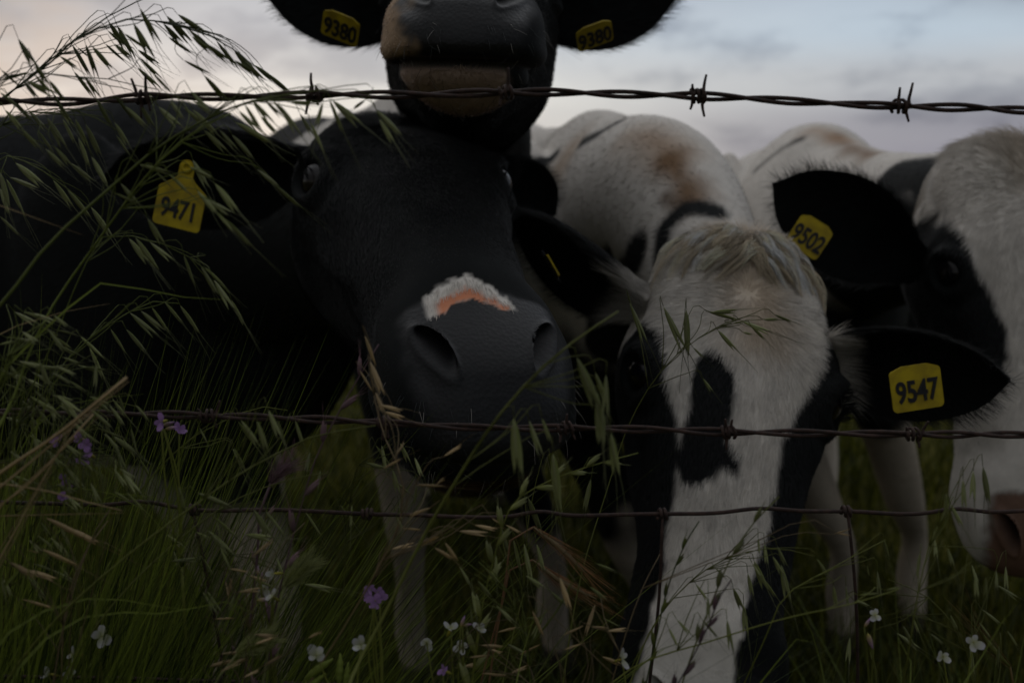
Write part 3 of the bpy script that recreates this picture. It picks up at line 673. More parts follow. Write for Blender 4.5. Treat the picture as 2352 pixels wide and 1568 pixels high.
cow_a = build_cow('black cow with tag 9471 and a white and pink patch above its nostrils',
    eyes=at(940, 440, 1.22), nose=at(1116, 836, .9), dorsal=(.03, 0, 1), hs=1.10, W=(-.56, 1.86, 1.34), H=(-1.72, 2.22, 1.35), neck_mid=np.array([-.33, 1.62, 1.10]),
    legs=[('front', 1, (-.43, 1.74)), ('front', -1, (-.60, 2.0)), ('hind', 1, (-1.62, 1.95)), ('hind', -1, (-1.75, 2.4))],
    ears=[dict(side=-1, tip=at(270, 420, 1.24) - at(680, 385, 1.33), open=(-.25, -.85, -.45), L=.24, W=.07), dict(side=1, tip=at(1330, 480, 1.50) - at(1150, 400, 1.42), open=(.2, -.9, -.3), L=.18)],
    head_coat=head_A, body_coat=body_A, ear_coat=ear_plain(BLACK, BLACK * 1.5), drop=1.28, whisk=260, n_head=80000, n_body=40000, n_ear=14000, seed=3)

# --- B: black head held high, pale lip and chin
def head_B(V, rng):
    C, sk, L = base_head(V, BLACK, GREY * 1.1)
    n = .022 * fbm(V, 38, 3, 7)
    lip = sstep(.35, .385, V[:, 0] + n) * sstep(.040, .075, -V[:, 1] + 1.3 * n - .25 * (V[:, 2] + .06)) * sstep(-.005, -.02, V[:, 2] + n)* sstep(-.096, -.086, V[:, 2])
    C = mixc(C, CREAM * [.85, .74, .68], lip); sk = sk * (1 - lip)
    chin = sstep(.34, .39, V[:, 0] + n) * sstep(-.094, -.101, V[:, 2]) * sstep(.066, .052, np.abs(V[:, 1] + .008) + n)
    C = mixc(C, np.array([.40, .295, .24]), chin)
    lipline = np.exp(-((V[:, 2] + .090) / .0035) ** 2) * sstep(.36, .4, V[:, 0]); C = mixc(C, [.012, .008, .008], lipline)
    L = np.where(chin > .5, .010, L); L = np.where(lip > .5, .007, L)
    return rgba(C, sk), L
def body_B(V, bf, c):
    C = np.broadcast_to(BLACK, (len(V), 3)).copy()
    C = white_legs(C, V, .46, 14)
    w = blob(V, (-.36, 2.32, 1.42), (-.66, 2.70, 1.25), .24, na=.10, seed=5) * (1 - blob(V, (-.05, 2.0, 1.25), (-.16, 2.15, 1.36), .12, seed=9))
    C = mixc(C, WHITE * .8, w)
    C = mixc(C, WHITE * .35, blob(V, (-.05, 1.60, 1.22), (-.03, 1.75, 1.02), .035, na=.04, ns=16, seed=6) * .6)
    return rgba(C, np.zeros(len(V))), np.full(len(V), .016)
cow_b = build_cow('black cow holding its head up behind the top wire with a pale lip and chin',
    eyes=at(1082, 0, 1.33), nose=at(1066, 32, 1.0), dorsal=(.03, 0, 1), hs=.98, W=(-.17, 2.30, 1.42), H=(-.70, 3.40, 1.38), neck_mid=np.array([-.075, 1.82, 1.20]),
    legs=[('front', -1, (-.24, 2.22)), ('front', 1, (.10, 2.30)), ('hind', -1, (-.82, 3.30)), ('hind', 1, (-.34, 3.48))],
    ears=[dict(side=-1, tip=at(600, -82, 1.36) - at(880, 50, 1.44), open=(-.2, -1, .05), L=.255, W=.092), dict(side=1, tip=at(1575, -78, 1.36) - at(1270, 70, 1.44), open=(.2, -1, .05), L=.255, W=.092)],
    head_coat=head_B, body_coat=body_B, ear_coat=ear_plain(BLACK, BLACK * 1.3), whisk=150, n_head=40000, n_body=20000, n_ear=18000, seed=8)

# --- C: broad white face, black cheeks and a black spot on the bridge of the nose
def cl(u, v):
    x = (v - 540) / 1040 * .535; return (x, (u - (1722 - (v - 535) * .058)) * .000502)
C_WHITE = [cl(*p) for p in [(1500, 430), (1520, 560), (1470, 630), (1415, 655), (1440, 690), (1500, 740), (1525, 800), (1535, 860), (1545, 930), (1565, 985), (1572, 1040), (1565, 1120), (1562, 1200), (1555, 1280), (1542, 1360), (1528, 1450), (1500, 1560), (1440, 1750), (1760, 1750), (1722, 1560), (1704, 1450), (1712, 1350), (1735, 1250), (1764, 1150), (1776, 1060), (1790, 985), (1812, 940), (1840, 880), (1868, 810), (1884, 740), (1894, 680), (1880, 600), (1900, 430)]]
C_SPOT = [cl(*p) for p in [(1600, 855), (1622, 826), (1662, 838), (1688, 885), (1684, 945), (1664, 1000), (1692, 1050), (1702, 1085), (1660, 1075), (1618, 1110), (1580, 1118), (1562, 1060), (1580, 1000), (1586, 930)]]
def head_C(V, rng):
    C, sk, L = base_head(V, BLACK, GREY)
    x, y = V[:, 0], V[:, 1]; up = V[:, 2] > -.075
    n = .006 * fbm(V, 60, 3, 21)
    w = sstep(.003, -.003, poly_sd(x, y, C_WHITE) + n) * up
    w = np.maximum(w, sstep(.05, .03, x) * (V[:, 2] > -.02))
    s = sstep(.002, -.002, poly_sd(x, y, C_SPOT) + n)
    w = w * (1 - s); C = mixc(C, WHITE, w)
    stain = blob(V, (.0, .0, .06), (.12, .01, .07), .03, soft=.03, na=.03, ns=25, seed=2) * w; C = mixc(C, WHITE * [.74, .62, .48], stain * .8)
    sk = sk * 0.0 + sk * (x > .47)
    L = np.where(w > .3, L * 1.35, L)
    return rgba(C, sk), L
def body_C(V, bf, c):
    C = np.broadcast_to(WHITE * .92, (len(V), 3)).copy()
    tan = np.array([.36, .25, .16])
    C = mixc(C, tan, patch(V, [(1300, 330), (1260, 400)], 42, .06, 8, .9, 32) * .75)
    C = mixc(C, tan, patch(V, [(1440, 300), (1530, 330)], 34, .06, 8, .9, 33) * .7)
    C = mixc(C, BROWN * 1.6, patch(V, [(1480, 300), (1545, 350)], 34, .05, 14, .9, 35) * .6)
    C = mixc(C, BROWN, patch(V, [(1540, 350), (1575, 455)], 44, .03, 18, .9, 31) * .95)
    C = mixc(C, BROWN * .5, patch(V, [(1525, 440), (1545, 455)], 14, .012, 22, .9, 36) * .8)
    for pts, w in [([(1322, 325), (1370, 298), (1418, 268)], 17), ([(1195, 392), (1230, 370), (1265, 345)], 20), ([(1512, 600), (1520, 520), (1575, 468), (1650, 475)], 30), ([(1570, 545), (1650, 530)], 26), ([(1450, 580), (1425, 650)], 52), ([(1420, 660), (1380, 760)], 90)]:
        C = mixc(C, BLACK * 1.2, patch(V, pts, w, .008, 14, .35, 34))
    C = mixc(C, BLACK, sstep(.95, .85, V[:, 2] + .08 * fbm(V, 5, 2, 77)) * (V[:, 1] < 2.45))  # belly shadow painted into the coat: black over the lower chest
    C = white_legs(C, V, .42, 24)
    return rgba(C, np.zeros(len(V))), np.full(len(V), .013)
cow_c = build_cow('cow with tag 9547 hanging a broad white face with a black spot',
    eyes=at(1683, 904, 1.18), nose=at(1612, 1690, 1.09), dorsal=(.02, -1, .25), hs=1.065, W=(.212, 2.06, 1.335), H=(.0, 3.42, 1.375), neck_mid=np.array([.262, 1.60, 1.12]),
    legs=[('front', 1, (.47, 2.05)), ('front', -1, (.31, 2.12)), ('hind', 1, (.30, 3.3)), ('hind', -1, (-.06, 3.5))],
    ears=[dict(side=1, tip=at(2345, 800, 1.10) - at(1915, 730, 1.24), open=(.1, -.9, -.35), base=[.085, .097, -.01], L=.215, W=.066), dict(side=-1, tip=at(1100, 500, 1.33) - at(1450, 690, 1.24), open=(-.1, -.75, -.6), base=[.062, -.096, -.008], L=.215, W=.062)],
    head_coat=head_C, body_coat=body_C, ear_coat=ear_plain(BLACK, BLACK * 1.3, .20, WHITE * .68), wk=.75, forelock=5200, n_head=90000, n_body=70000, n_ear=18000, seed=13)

# --- D: white face at the right edge, black cheek and a pinkish brown nose
def dlc(u, v):
    x = (v - 335) / 960 * .535; return (x, (u - (2345 + (v - 335) * .02)) * .00054)
D_WHITE = [dlc(*p) for p in [(2100, 250), (2130, 420), (2160, 470), (2158, 520), (2175, 580), (2190, 640), (2225, 690), (2240, 740), (2262, 790), (2270, 860), (2240, 920), (2150, 960), (2050, 1000), (2050, 1500), (2700, 1500), (2700, 1000), (2490, 900), (2470, 700), (2520, 500), (2560, 250)]]
def head_D(V, rng):
    C, sk, L = base_head(V, BLACK, [.14, .08, .055])
    x, y = V[:, 0], V[:, 1]; n = .006 * fbm(V, 60, 3, 41)
    w = sstep(.004, -.004, poly_sd(x, y, D_WHITE) + n) * (V[:, 2] > -.09)
    w = np.maximum(w, sstep(.30, .34, x + n)) * (1 - sk); C = mixc(C, WHITE * .88, w)
    C = mixc(C, WHITE * [.55, .48, .40], blob(V, (-.03, 0, .05), (.04, .02, .06), .04, soft=.03, na=.03, ns=25, seed=2) * .8)
    L = np.where(w > .3, L * 1.25, L)
    return rgba(C, sk * .8), L
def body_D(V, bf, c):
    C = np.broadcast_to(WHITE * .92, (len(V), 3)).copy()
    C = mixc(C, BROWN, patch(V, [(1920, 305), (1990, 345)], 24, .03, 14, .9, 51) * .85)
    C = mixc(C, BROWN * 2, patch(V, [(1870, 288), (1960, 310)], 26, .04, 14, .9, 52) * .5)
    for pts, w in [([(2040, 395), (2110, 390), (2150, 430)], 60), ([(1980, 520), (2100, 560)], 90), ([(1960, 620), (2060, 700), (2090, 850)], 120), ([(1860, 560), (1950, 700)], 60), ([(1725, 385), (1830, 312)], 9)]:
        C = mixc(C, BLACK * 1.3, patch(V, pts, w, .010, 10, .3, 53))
    C = mixc(C, BLACK, sstep(1.02, .92, V[:, 2] + .08 * fbm(V, 5, 2, 78)) * (V[:, 1] < 2.6))  # shadow under the front of the body, painted as black coat
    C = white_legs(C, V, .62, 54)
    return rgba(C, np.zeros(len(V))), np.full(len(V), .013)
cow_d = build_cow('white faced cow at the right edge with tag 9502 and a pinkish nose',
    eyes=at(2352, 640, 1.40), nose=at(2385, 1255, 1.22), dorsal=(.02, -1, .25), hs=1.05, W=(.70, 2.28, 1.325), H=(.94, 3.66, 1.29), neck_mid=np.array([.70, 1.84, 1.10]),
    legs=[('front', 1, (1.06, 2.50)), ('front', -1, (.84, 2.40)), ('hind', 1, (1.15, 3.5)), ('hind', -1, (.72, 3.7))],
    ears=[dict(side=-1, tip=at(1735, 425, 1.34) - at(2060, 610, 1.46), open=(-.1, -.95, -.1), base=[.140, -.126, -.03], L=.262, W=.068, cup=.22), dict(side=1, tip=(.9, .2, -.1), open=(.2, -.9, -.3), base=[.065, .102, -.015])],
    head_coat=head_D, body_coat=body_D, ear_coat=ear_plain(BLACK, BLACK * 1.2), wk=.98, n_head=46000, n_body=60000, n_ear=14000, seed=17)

# ------------------------------------------------------------------ ear tags
def tag_at(cow, num, u, v, d, ang, facing, label, w=.058, h=.050, nk=1.0):
    o = at(u, v, d); z = unit(facing); x = RT * math.cos(ang) + UP * math.sin(ang)
    return ear_tag(cow.root, num, basis(o, x, z), label, w, h, nk)
tag_at(cow_a, '9471', 412, 478, 1.235, math.radians(-14), (-.12, -1, .05), 'yellow tag numbered 9471', .060, .050)
tag_at(cow_b, '9380', 782, 66, 1.325, math.radians(-22), (-.1, -.80, -.62), 'yellow tag numbered 9380', .052, .036, .4)
tag_at(cow_b, '9380', 1366, 84, 1.325, math.radians(20), (.1, -.62, -.70), 'yellow tag seen at a slant', .050, .034, .4)
tag_at(cow_c, '9547', 2105, 893, 1.085, math.radians(9), (.1, -1, .1), 'yellow tag numbered 9547', .056, .046, .4)
tag_at(cow_c, '9547', 1268, 612, 1.20, math.radians(-60), (-1, -.05, 0), 'yellow tag edge-on', .03, .03, .4)
tag_at(cow_d, '9502', 1858, 545, 1.345, math.radians(-32), (-.1, -1, .1), 'yellow tag numbered 9502', .050, .044, .4)
# ------------------------------------------------------------------ the fence
M['rust'] = mat_plain('rusty_wire', (.045, .024, .018), .75, (.020, .012, .010), 220, .0004, .3)
M['post'] = mat_plain('weathered_post', (.10, .085, .07), .9, (.05, .042, .035), 14, .004, .2)
FY = 0.75
def aty(u, v, y):
    """World point on the upright plane at distance y that the photograph shows at (u, v)."""
    k = 36.0 / LENS / 2352.0; d = y / (math.cos(PITCH) + (784 - v) * k * math.sin(PITCH)); return at(u, v, d)
def wire_path(px, n=420, wob=0.0, seed=0):
    P = [aty(u, v, FY) for u, v in px]
    a, b = P[0] - (P[1] - P[0]) / np.linalg.norm(P[1] - P[0]) * .0, P[-1]
    L = np.array([-1.55, FY, a[2] - .01]); R_ = np.array([1.55, FY, b[2] - .02])
    xs = [L[0]] + [p[0] for p in P] + [R_[0]]; zs = [L[2]] + [p[2] for p in P] + [R_[2]]; ys = [FY] * len(xs)
    x = np.linspace(-1.55, 1.55, n); A = np.stack([x, np.full(n, FY), spline(xs, zs, x)], 1)
    if wob: A[:, 2] += wob * vnoise(np.c_[x * 11, x * 0, x * 0 + 3], seed); A[:, 1] += wob * vnoise(np.c_[x * 9, x * 0 + 5, x * 0], seed + 1)
    return A
def on_path(A, u, v=None):
    v = 784 if v is None else v
    x = aty(u, v, FY)[0]; i = np.clip(np.searchsorted(A[:, 0], x), 1, len(A) - 1); f = (x - A[i-1, 0]) / (A[i, 0] - A[i-1, 0]); return A[i-1] * (1 - f) + A[i] * f
def barbed(label, px, barbs, seed):
    r = np.random.default_rng(seed); A = wire_path(px, 620, .0012, seed); mid = A[len(A) // 2]
    root = thing('barbed_wire', label, 'barbed wire', (0, FY, mid[2]), 'barbed wires of the fence'); off = np.array([0, FY, mid[2]])
    s = np.r_[0, np.cumsum(np.linalg.norm(np.diff(A, axis=0), axis=1))]; ph = s * 2 * math.pi / .118 + seed + .8 * vnoise(np.c_[s * 6, s * 0, s * 0], seed)
    for k in (0, math.pi):
        q = A + np.stack([0 * s, .0019 * np.cos(ph + k), .0019 * np.sin(ph + k)], 1) * (1 + .25 * vnoise(np.c_[s * 20, s * 0 + k, s * 0], seed))[:, None]
        V, F = tube(q - off, .0016, None, (0, 1, .01), 8); new_mesh('strand', V, F, M['rust'], root)
    for u, tips in barbs:
        c = on_path(A, u); parts = []
        n = 46; t = np.linspace(0, 1, n); turns = 2.4 + r.uniform(-.2, .4); a = t * turns * 2 * math.pi + r.uniform(0, 6)
        coil = c + np.stack([(t - .5) * .0105 + .0006 * np.sin(a * 1.7), .0046 * np.cos(a), .0046 * np.sin(a)], 1)
        parts.append(tube(coil, .00125, None, (1, 0, .01), 7))
        for dx, dz, ln in tips:
            st = c + np.array([dx * .004, -.0042, .004 * np.sign(dz)]); st = st + np.array([0, .002, 0]); e = st + np.array([dx * .0015, -.004 * r.random(), dz * ln * .74]); m_ = (st + e) / 2 + r.normal(0, .0002, 3)
            pt = path_pts([c + np.array([dx * .004, -.0046, 0]), st, m_, e], 10); parts.append(tube(pt, np.linspace(1, .55, 10) * .0015, None, (0, 1, .1), 7))
        V, F = join(parts); new_mesh('barb', V - off, F, M['rust'], root)
    return A
TOPW = barbed('upper barbed wire running rusty and dark across the sky', [(-60, 236), (0, 233), (180, 232), (365, 220), (560, 219), (740, 214), (960, 216), (1165, 212), (1380, 215), (1585, 222), (1820, 234), (2035, 240), (2200, 247), (2352, 255), (2420, 258)],
    [(-420, [(0, 1, .012)]), (8, [(-.3, 1, .012), (.3, -1, .012)]), (365, [(-1.2, 1, .012), (.6, 1, .016), (-.3, -1, .016), (1, -1, .008)]), (740, [(-.2, 1, .015), (-1.0, -1, .014), (.6, -1, .005)]), (1165, [(.2, 1, .018), (-1.0, -1, .008)]), (1585, [(1.0, 1, .015), (-.9, 1, .005), (.8, -1, .015), (-1, -1, .008)]), (2035, [(1.3, 1, .017), (-.6, 1, .012), (.9, -1, .010)]), (2480, [(0, 1, .012), (0, -1, .01)])], 3)
MIDW = barbed('lower barbed wire with rusty coiled barbs crossing before the noses', [(-60, 944), (0, 945), (220, 950), (470, 956), (700, 963), (880, 969), (1090, 982), (1300, 985), (1500, 989), (1680, 993), (1900, 997), (2110, 999), (2352, 1001), (2420, 1002)],
    [(60, [(0, 1, .01)]), (470, [(1.8, 1, .012), (-1.4, 1, .003), (1.2, -1, .007)]), (880, [(-.8, 1, .006), (-.3, -1, .012), (.6, -1, .01)]), (1300, [(.2, 1, .011), (-.8, -1, .009), (1.4, -1, .006)]), (1680, [(-.6, 1, .010), (.4, 1, .009), (-.3, -1, .012)]), (2110, [(1.8, 1, .010), (-1.2, 1, .003), (.8, -1, .008)]), (2500, [(0, 1, .01)])], 8)
def woven():
    root = thing('woven_wire_fence', 'rusty woven wire with knotted upright stays below the barbed wires', 'wire fence', (0, FY, .9)); off = np.array([0, FY, .9])
    rows = [[(-60, 1148), (0, 1152), (100, 1154), (250, 1157), (330, 1150), (430, 1167), (640, 1172), (845, 1178), (960, 1180), (1060, 1184), (1170, 1183), (1240, 1172), (1300, 1181), (1420, 1182), (1520, 1180), (1650, 1177), (1740, 1167), (1850, 1174), (1945, 1175), (2120, 1178), (2190, 1167), (2280, 1174), (2352, 1172), (2420, 1171)],
            [(-60, 1550), (380, 1558), (1200, 1580), (2352, 1576), (2420, 1575)]]
    paths = [wire_path(r_, 420, .0008, 5 + i) for i, r_ in enumerate(rows)]
    for z in (.60, .42, .22, .05): x = np.linspace(-1.55, 1.55, 80); paths.append(np.stack([x, 0 * x + FY, z + .004 * np.sin(x * 9 + z * 30)], 1))
    for A in paths:
        V, F = tube(A - off, .0017, None, (0, 1, .01), 8); new_mesh('line_wire', V, F, M['rust'], root)
    us = [(-350, -350), (-60, -50), (447, 520), (845, None), (1521, 1490), (1945, 1968), (2400, 2410), (2740, 2740)]
    ktpl = None
    for u0, u1 in us:
        top = on_path(paths[0], u0, 1175); lone = u1 is None; u1 = u0 if lone else u1; b = on_path(paths[1], u1, 1565); pts = [top, top * .55 + b * .45 + np.array([.002, -.002, 0]), b]
        for A in paths[2:]: pts.append(np.array([b[0], FY - .003, A[0, 2]]))
        if not lone: P = path_pts(pts, 40); V, F = tube(P - off + np.array([0, -.0028, 0]), .0013, None, (0, 1, .01), 7); new_mesh('stay', V, F, M['rust'], root)
        for p, A in zip([top, b][:1 if lone else 2], paths[:2]):
            n = 40; t = np.linspace(0, 1, n); a = t * 2.2 * 2 * math.pi + 1
            coil = np.stack([(t - .5) * .0075, .0036 * np.cos(a), .0036 * np.sin(a)], 1)
            if ktpl is None:
                V, F = tube(coil, .0015, None, (1, 0, .01), 7); o = new_mesh('knot', V, F, M['rust'], root); ktpl = o.data
            else:
                o = bpy.data.objects.new('knot', ktpl); COL.objects.link(o); o.parent = root
            o.location = p - off; o.rotation_euler = (u0 * .7, 0, math.radians(-8 + (u0 % 5) * 4))
woven()
for x, lab in ((-1.6, 'grey wooden fence post at the left end of the wires'), (1.6, 'grey wooden fence post at the right end of the wires')):
    P = np.array([[x, FY + .06, z] for z in (-.3, 0, .5, 1.0, 1.32, 1.36)]); V, F = tube(P, [.06, .06, .058, .056, .055, .048], None, (0, 1, 0), 20)
    tag(new_mesh('fence_post', V, F, M['post']), lab, 'fence post', 'fence posts')
# ------------------------------------------------------------------ plants along the fence
def mat_plant():
    m, n, l, b = mat_new('plant_tissue'); out = n['Material Output']
    at_ = n.new('ShaderNodeAttribute'); at_.attribute_name = 'coat'
    oi = n.new('ShaderNodeObjectInfo'); hs = n.new('ShaderNodeHueSaturation'); mr = n.new('ShaderNodeMapRange'); mr.inputs['To Min'].default_value = .7; mr.inputs['To Max'].default_value = 1.3
    l.new(oi.outputs['Random'], mr.inputs[0]); l.new(mr.outputs[0], hs.inputs['Value']); l.new(at_.outputs['Color'], hs.inputs['Color'])
    l.new(hs.outputs[0], b.inputs['Base Color']); b.inputs['Roughness'].default_value = .55; b.inputs['Specular IOR Level'].default_value = .3
    tr = n.new('ShaderNodeBsdfTranslucent'); l.new(hs.outputs[0], tr.inputs['Color'])
    ms = n.new('ShaderNodeMixShader'); ms.inputs[0].default_value = .35
    l.new(b.outputs[0], ms.inputs[1]); l.new(tr.outputs[0], ms.inputs[2]); l.new(ms.outputs[0], out.inputs['Surface'])
    return m
M['plant'] = mat_plant()
GRN = np.array([.150, .185, .030]); DGRN = np.array([.052, .078, .014]); STRAW = np.array([.34, .25, .13]); PALE = np.array([.34, .36, .17]); PURP = np.array([.11, .065, .075]); OLIVE = np.array([.150, .165, .032])

def pmesh(name, parts, parent=None, link=True):
    """parts: list of (V, F, colour or per-vertex colours) -> one mesh."""
    V, F = join([(p[0], p[1]) for p in parts]); C = np.vstack([np.broadcast_to(np.asarray(p[2], float), (len(p[0]), 3)) for p in parts])
    o = new_mesh(name, V, F, M['plant'], parent); set_col(o, np.c_[C, np.ones(len(C))]); return o
def lens(L, w, t, c0, c1, nr=7, ns=6, tilt=(0, 0), prof=None):
    """A pointed husk along +x."""
    s = np.linspace(0, 1, nr); r = np.sin(np.pi * s ** .8) ** .9 if prof is None else prof(s)
    P = np.stack([s * L, tilt[0] * s ** 1.5 * L, tilt[1] * s ** 1.5 * L], 1); V, F = tube(P, np.maximum(w * r, w * .03), np.maximum(t * r, t * .03), (0, 0, 1), ns)
    C = np.repeat((np.asarray(c0)[None] * (1 - s[:, None]) + np.asarray(c1)[None] * s[:, None]), ns, 0); return V, F, C
def awn(p0, p1, r, col, n=4, bend=0.0):
    p0, p1 = np.asarray(p0, float), np.asarray(p1, float); m = (p0 + p1) / 2 + np.array([0, bend, bend * .5]); P = path_pts([p0, m, p1], n); V, F = tube(P, np.linspace(r, r * .3, n), None, (.1, .2, 1), 3, False); return V, F, np.broadcast_to(col, (len(V), 3))
def spikelet_mesh(kind, seed):
    r = np.random.default_rng(seed); parts = []
    if kind == 'oat': c0, c1, ca = GRN * .9, PALE * .75, PALE * .35; w = .064
    elif kind == 'dark': c0, c1, ca = DGRN, OLIVE * .7, DGRN * .5; w = .062
    elif kind == 'straw': c0, c1, ca = STRAW * .95, STRAW * 1.35, STRAW * .6; w = .068
    op = r.uniform(.03, .09)
    parts.append(lens(1.0, w, w * .55, c0, c1, tilt=(op, .02))); parts.append(lens(.93, w * .9, w * .5, c0 * .85, c1 * 1.1, tilt=(-op, -.02))); parts.append(lens(.72, w * .7, w * .5, c1 * .7, c1, tilt=(0, .05)))
    for k in range(2 if kind != 'straw' else 1): parts.append(awn((.45, .02 * (k - .5), 0), (1.75 + r.uniform(-.25, .35), r.normal(0, .10), r.normal(0, .08)), .012, ca, 5, r.normal(0, .04)))
    o = pmesh('spikelet', parts); me = o.data; bpy.data.objects.remove(o); return me
SPK = {k: [spikelet_mesh(k, 10 * i + len(k)) for i in range(4)] for k in ('oat', 'dark', 'straw')}
def orient(p, q, roll=0.0, scale=None):
    p, q = np.asarray(p, float), np.asarray(q, float); L = np.linalg.norm(q - p) if scale is None else scale
    x = unit(q - p); t = np.array([0, -1, .2]); z = unit(t - x * (t @ x)); y = np.cross(z, x); c, s = math.cos(roll), math.sin(roll); y, z = y * c + z * s, z * c - y * s
    return Matrix(((x[0] * L, y[0] * L, z[0] * L, p[0]), (x[1] * L, y[1] * L, z[1] * L, p[1]), (x[2] * L, y[2] * L, z[2] * L, p[2]), (0, 0, 0, 1)))
def to_ground(P, r):
    """Carry a stem on down to the soil."""
    P = list(P); d = unit(P[0] - P[1]); n = int(np.clip(P[0][2] / .2, 1, 6)); g = P[0] + np.array([d[0] * .14, d[1] * .1 + r.normal(0, .02), 0]); g[2] = 0
    low = [P[0] * (1 - t) ** 1 + g * t + np.array([d[0] * .05 * math.sin(math.pi * t), 0, 0]) for t in np.linspace(1, 0, n + 2)[:-1]]
    return np.array(low + P)
def blade(P, w, col, col2, face=(0, -1, .4), fold=.25):
    """A grass leaf: a folded ribbon tapering to a point."""
    P = np.asarray(P, float); n = len(P); T = unit(np.gradient(P, axis=0)); S = unit(np.cross(T, np.broadcast_to(np.asarray(face, float), T.shape))); N = np.cross(S, T)
    t = np.linspace(0, 1, n); ww = w * np.clip(np.minimum(1, (1 - t) * 2.2 + .02), 0, 1) * (.55 + .45 * np.minimum(1, t * 4))
    V = np.stack([P - S * ww[:, None], P + N * (ww * fold)[:, None] * -1, P + S * ww[:, None]], 1).reshape(-1, 3)
    F = grid_faces(n, 3, False).tolist(); C = np.repeat(np.asarray(col)[None] * (1 - t[:, None] ** 2) + np.asarray(col2)[None] * t[:, None] ** 2, 3, 0); return V, F, C

OATG = 'wild oats standing along the fence'
def oat_plant(label, stem, d, spk, kind='oat', width=.0011, col=None, seed=0, dj=.02, name='wild_oat', cat='wild oat', leaves=(), group=OATG, extra=None, fine=True):
    """stem: photo positions from low to high; spk: (attach, tip) photo positions; all at real distance d."""
    r = np.random.default_rng(seed + 100); col = (GRN if kind != 'straw' else STRAW * .8) if col is None else col
    S = [at(u, v, d + dj * math.sin(i * .9 + seed)) for i, (u, v) in enumerate(stem)]
    P = to_ground(S, r); base = P[0].copy(); root = thing(name, label, cat, base, group)
    P = path_pts(P, 60); rad = np.interp(np.linspace(0, 1, 60), [0, .5, 1], [width * 1.3, width, width * .35])
    V, F = tube(P, rad, None, (0, 1, .1), 6); parts = [(V - base, F, np.interp(np.linspace(0, 1, 60), [0, .6, 1], [1, 1, .65])[:, None].repeat(6, 1).reshape(-1, 1) * col)]
    if len(stem) > 3:
        for q in (.45, .68):
            j = int(q * 59); V, F, C = lens(.010, .0016 * width / .0011, .0016 * width / .0011, col * .7, col * .8, 4, 6); M_ = orient(P[j] - base, P[min(j + 1, 59)] - base, 0, 1.0); parts.append(([tuple(M_ @ Vector(v)) for v in V], F, C))
    kids = []
    for (u0, v0, u1, v1) in spk:
        dd = d + r.uniform(-.03, .03); a, b = at(u0, v0, dd), at(u1, v1, dd + r.uniform(-.008, .008))
        j = np.argmin(np.linalg.norm(P - a, axis=1) + .3 * np.maximum(0, a[0] - P[:, 0]) * 0); j = max(0, j - 2); s = P[j]
        gap = np.linalg.norm(a - s)
        mid = s * .45 + a * .55 + np.array([0, 0, .10 * gap]) + r.normal(0, .06 * gap, 3) * [1, .5, .5]; mid2 = a - unit(b - a) * .12 * gap + np.array([0, 0, .05 * gap])
        pp = path_pts([s, mid, mid2, a], 9); V, F = tube(pp, np.linspace(.00042, .00024, 9), None, (.1, 1, .1), 4); parts.append((V - base, F, col * .6))
        kids.append((a - base, b - base))
    stem_o = pmesh('stem', parts, root)
    for px, w in leaves:
        L = path_pts([at(u, v, d + .015 * math.sin(i + seed)) for i, (u, v) in enumerate(px)], 18); V, F, C = blade(L - base, w, DGRN * 1.1, GRN * 1.1); pmesh('leaf', [(V, F, C)], root)
    for a, b in kids:
        o = bpy.data.objects.new('spikelet', SPK[kind][r.integers(0, 4)]); COL.objects.link(o); o.parent = root; o.matrix_local = orient(a, a + (b - a) * (1.15 if kind != 'straw' else 1.0), r.uniform(-1, 1))
    return root
def c5(L): return [tuple(.36 * q for q in t) for t in L]
def c6(L): return [(.42 * a, 470 + .42 * b, .42 * c, 470 + .42 * d) for a, b, c, d in L]
def c7(L): return [(282 + .4 * a, 941 + .4 * b, 282 + .4 * c, 941 + .4 * d) for a, b, c, d in L]
def c8(L): return [(1223 + .48 * a, 941 + .48 * b, 1223 + .48 * c, 941 + .48 * d) for a, b, c, d in L]
def c4(L): return [(1317 + .48 * a, 470 + .48 * b, 1317 + .48 * c, 470 + .48 * d) for a, b, c, d in L]

oat_plant('wild oat arching highest against the sky with spikelets trailing to the upper wire', [(-60, 290), (0, 230), (110, 150), (165, 97), (223, 67), (252, 54), (299, 44), (335, 45), (410, 61), (468, 77), (533, 112), (583, 151), (659, 209)], .72,
    c5([(890, 50, 1000, 260), (1060, 100, 1200, 260), (1130, 90, 1300, 210), (850, 145, 955, 350), (790, 215, 920, 305), (1040, 150, 1150, 270), (1070, 235, 1210, 335), (1205, 195, 1330, 300), (1220, 230, 1340, 330), (1305, 275, 1450, 390), (1380, 260, 1500, 420), (1490, 315, 1600, 440), (1490, 385, 1620, 470), (1560, 390, 1670, 510), (1620, 415, 1740, 510), (1690, 460, 1830, 580), (1170, 385, 1320, 465), (1300, 480, 1430, 630)]), 'dark', .0012, DGRN, 1)
oat_plant('wild oat leaning out of the upper left corner with dark spikelets below its straight stem', [(-60, 300), (14, 223), (108, 144), (162, 101), (234, 47), (324, 0), (360, -15)], .76,
    c5([(690, 135, 800, 310), (745, 160, 845, 350), (685, 195, 780, 280), (460, 285, 560, 460), (545, 280, 610, 470), (585, 295, 700, 430), (490, 300, 560, 360), (670, 280, 790, 390), (725, 280, 830, 370), (875, 315, 1000, 410), (890, 370, 1010, 490), (875, 430, 1000, 550), (380, 360, 480, 430), (470, 455, 580, 600), (540, 490, 620, 610)]), 'dark', .0012, DGRN, 2)
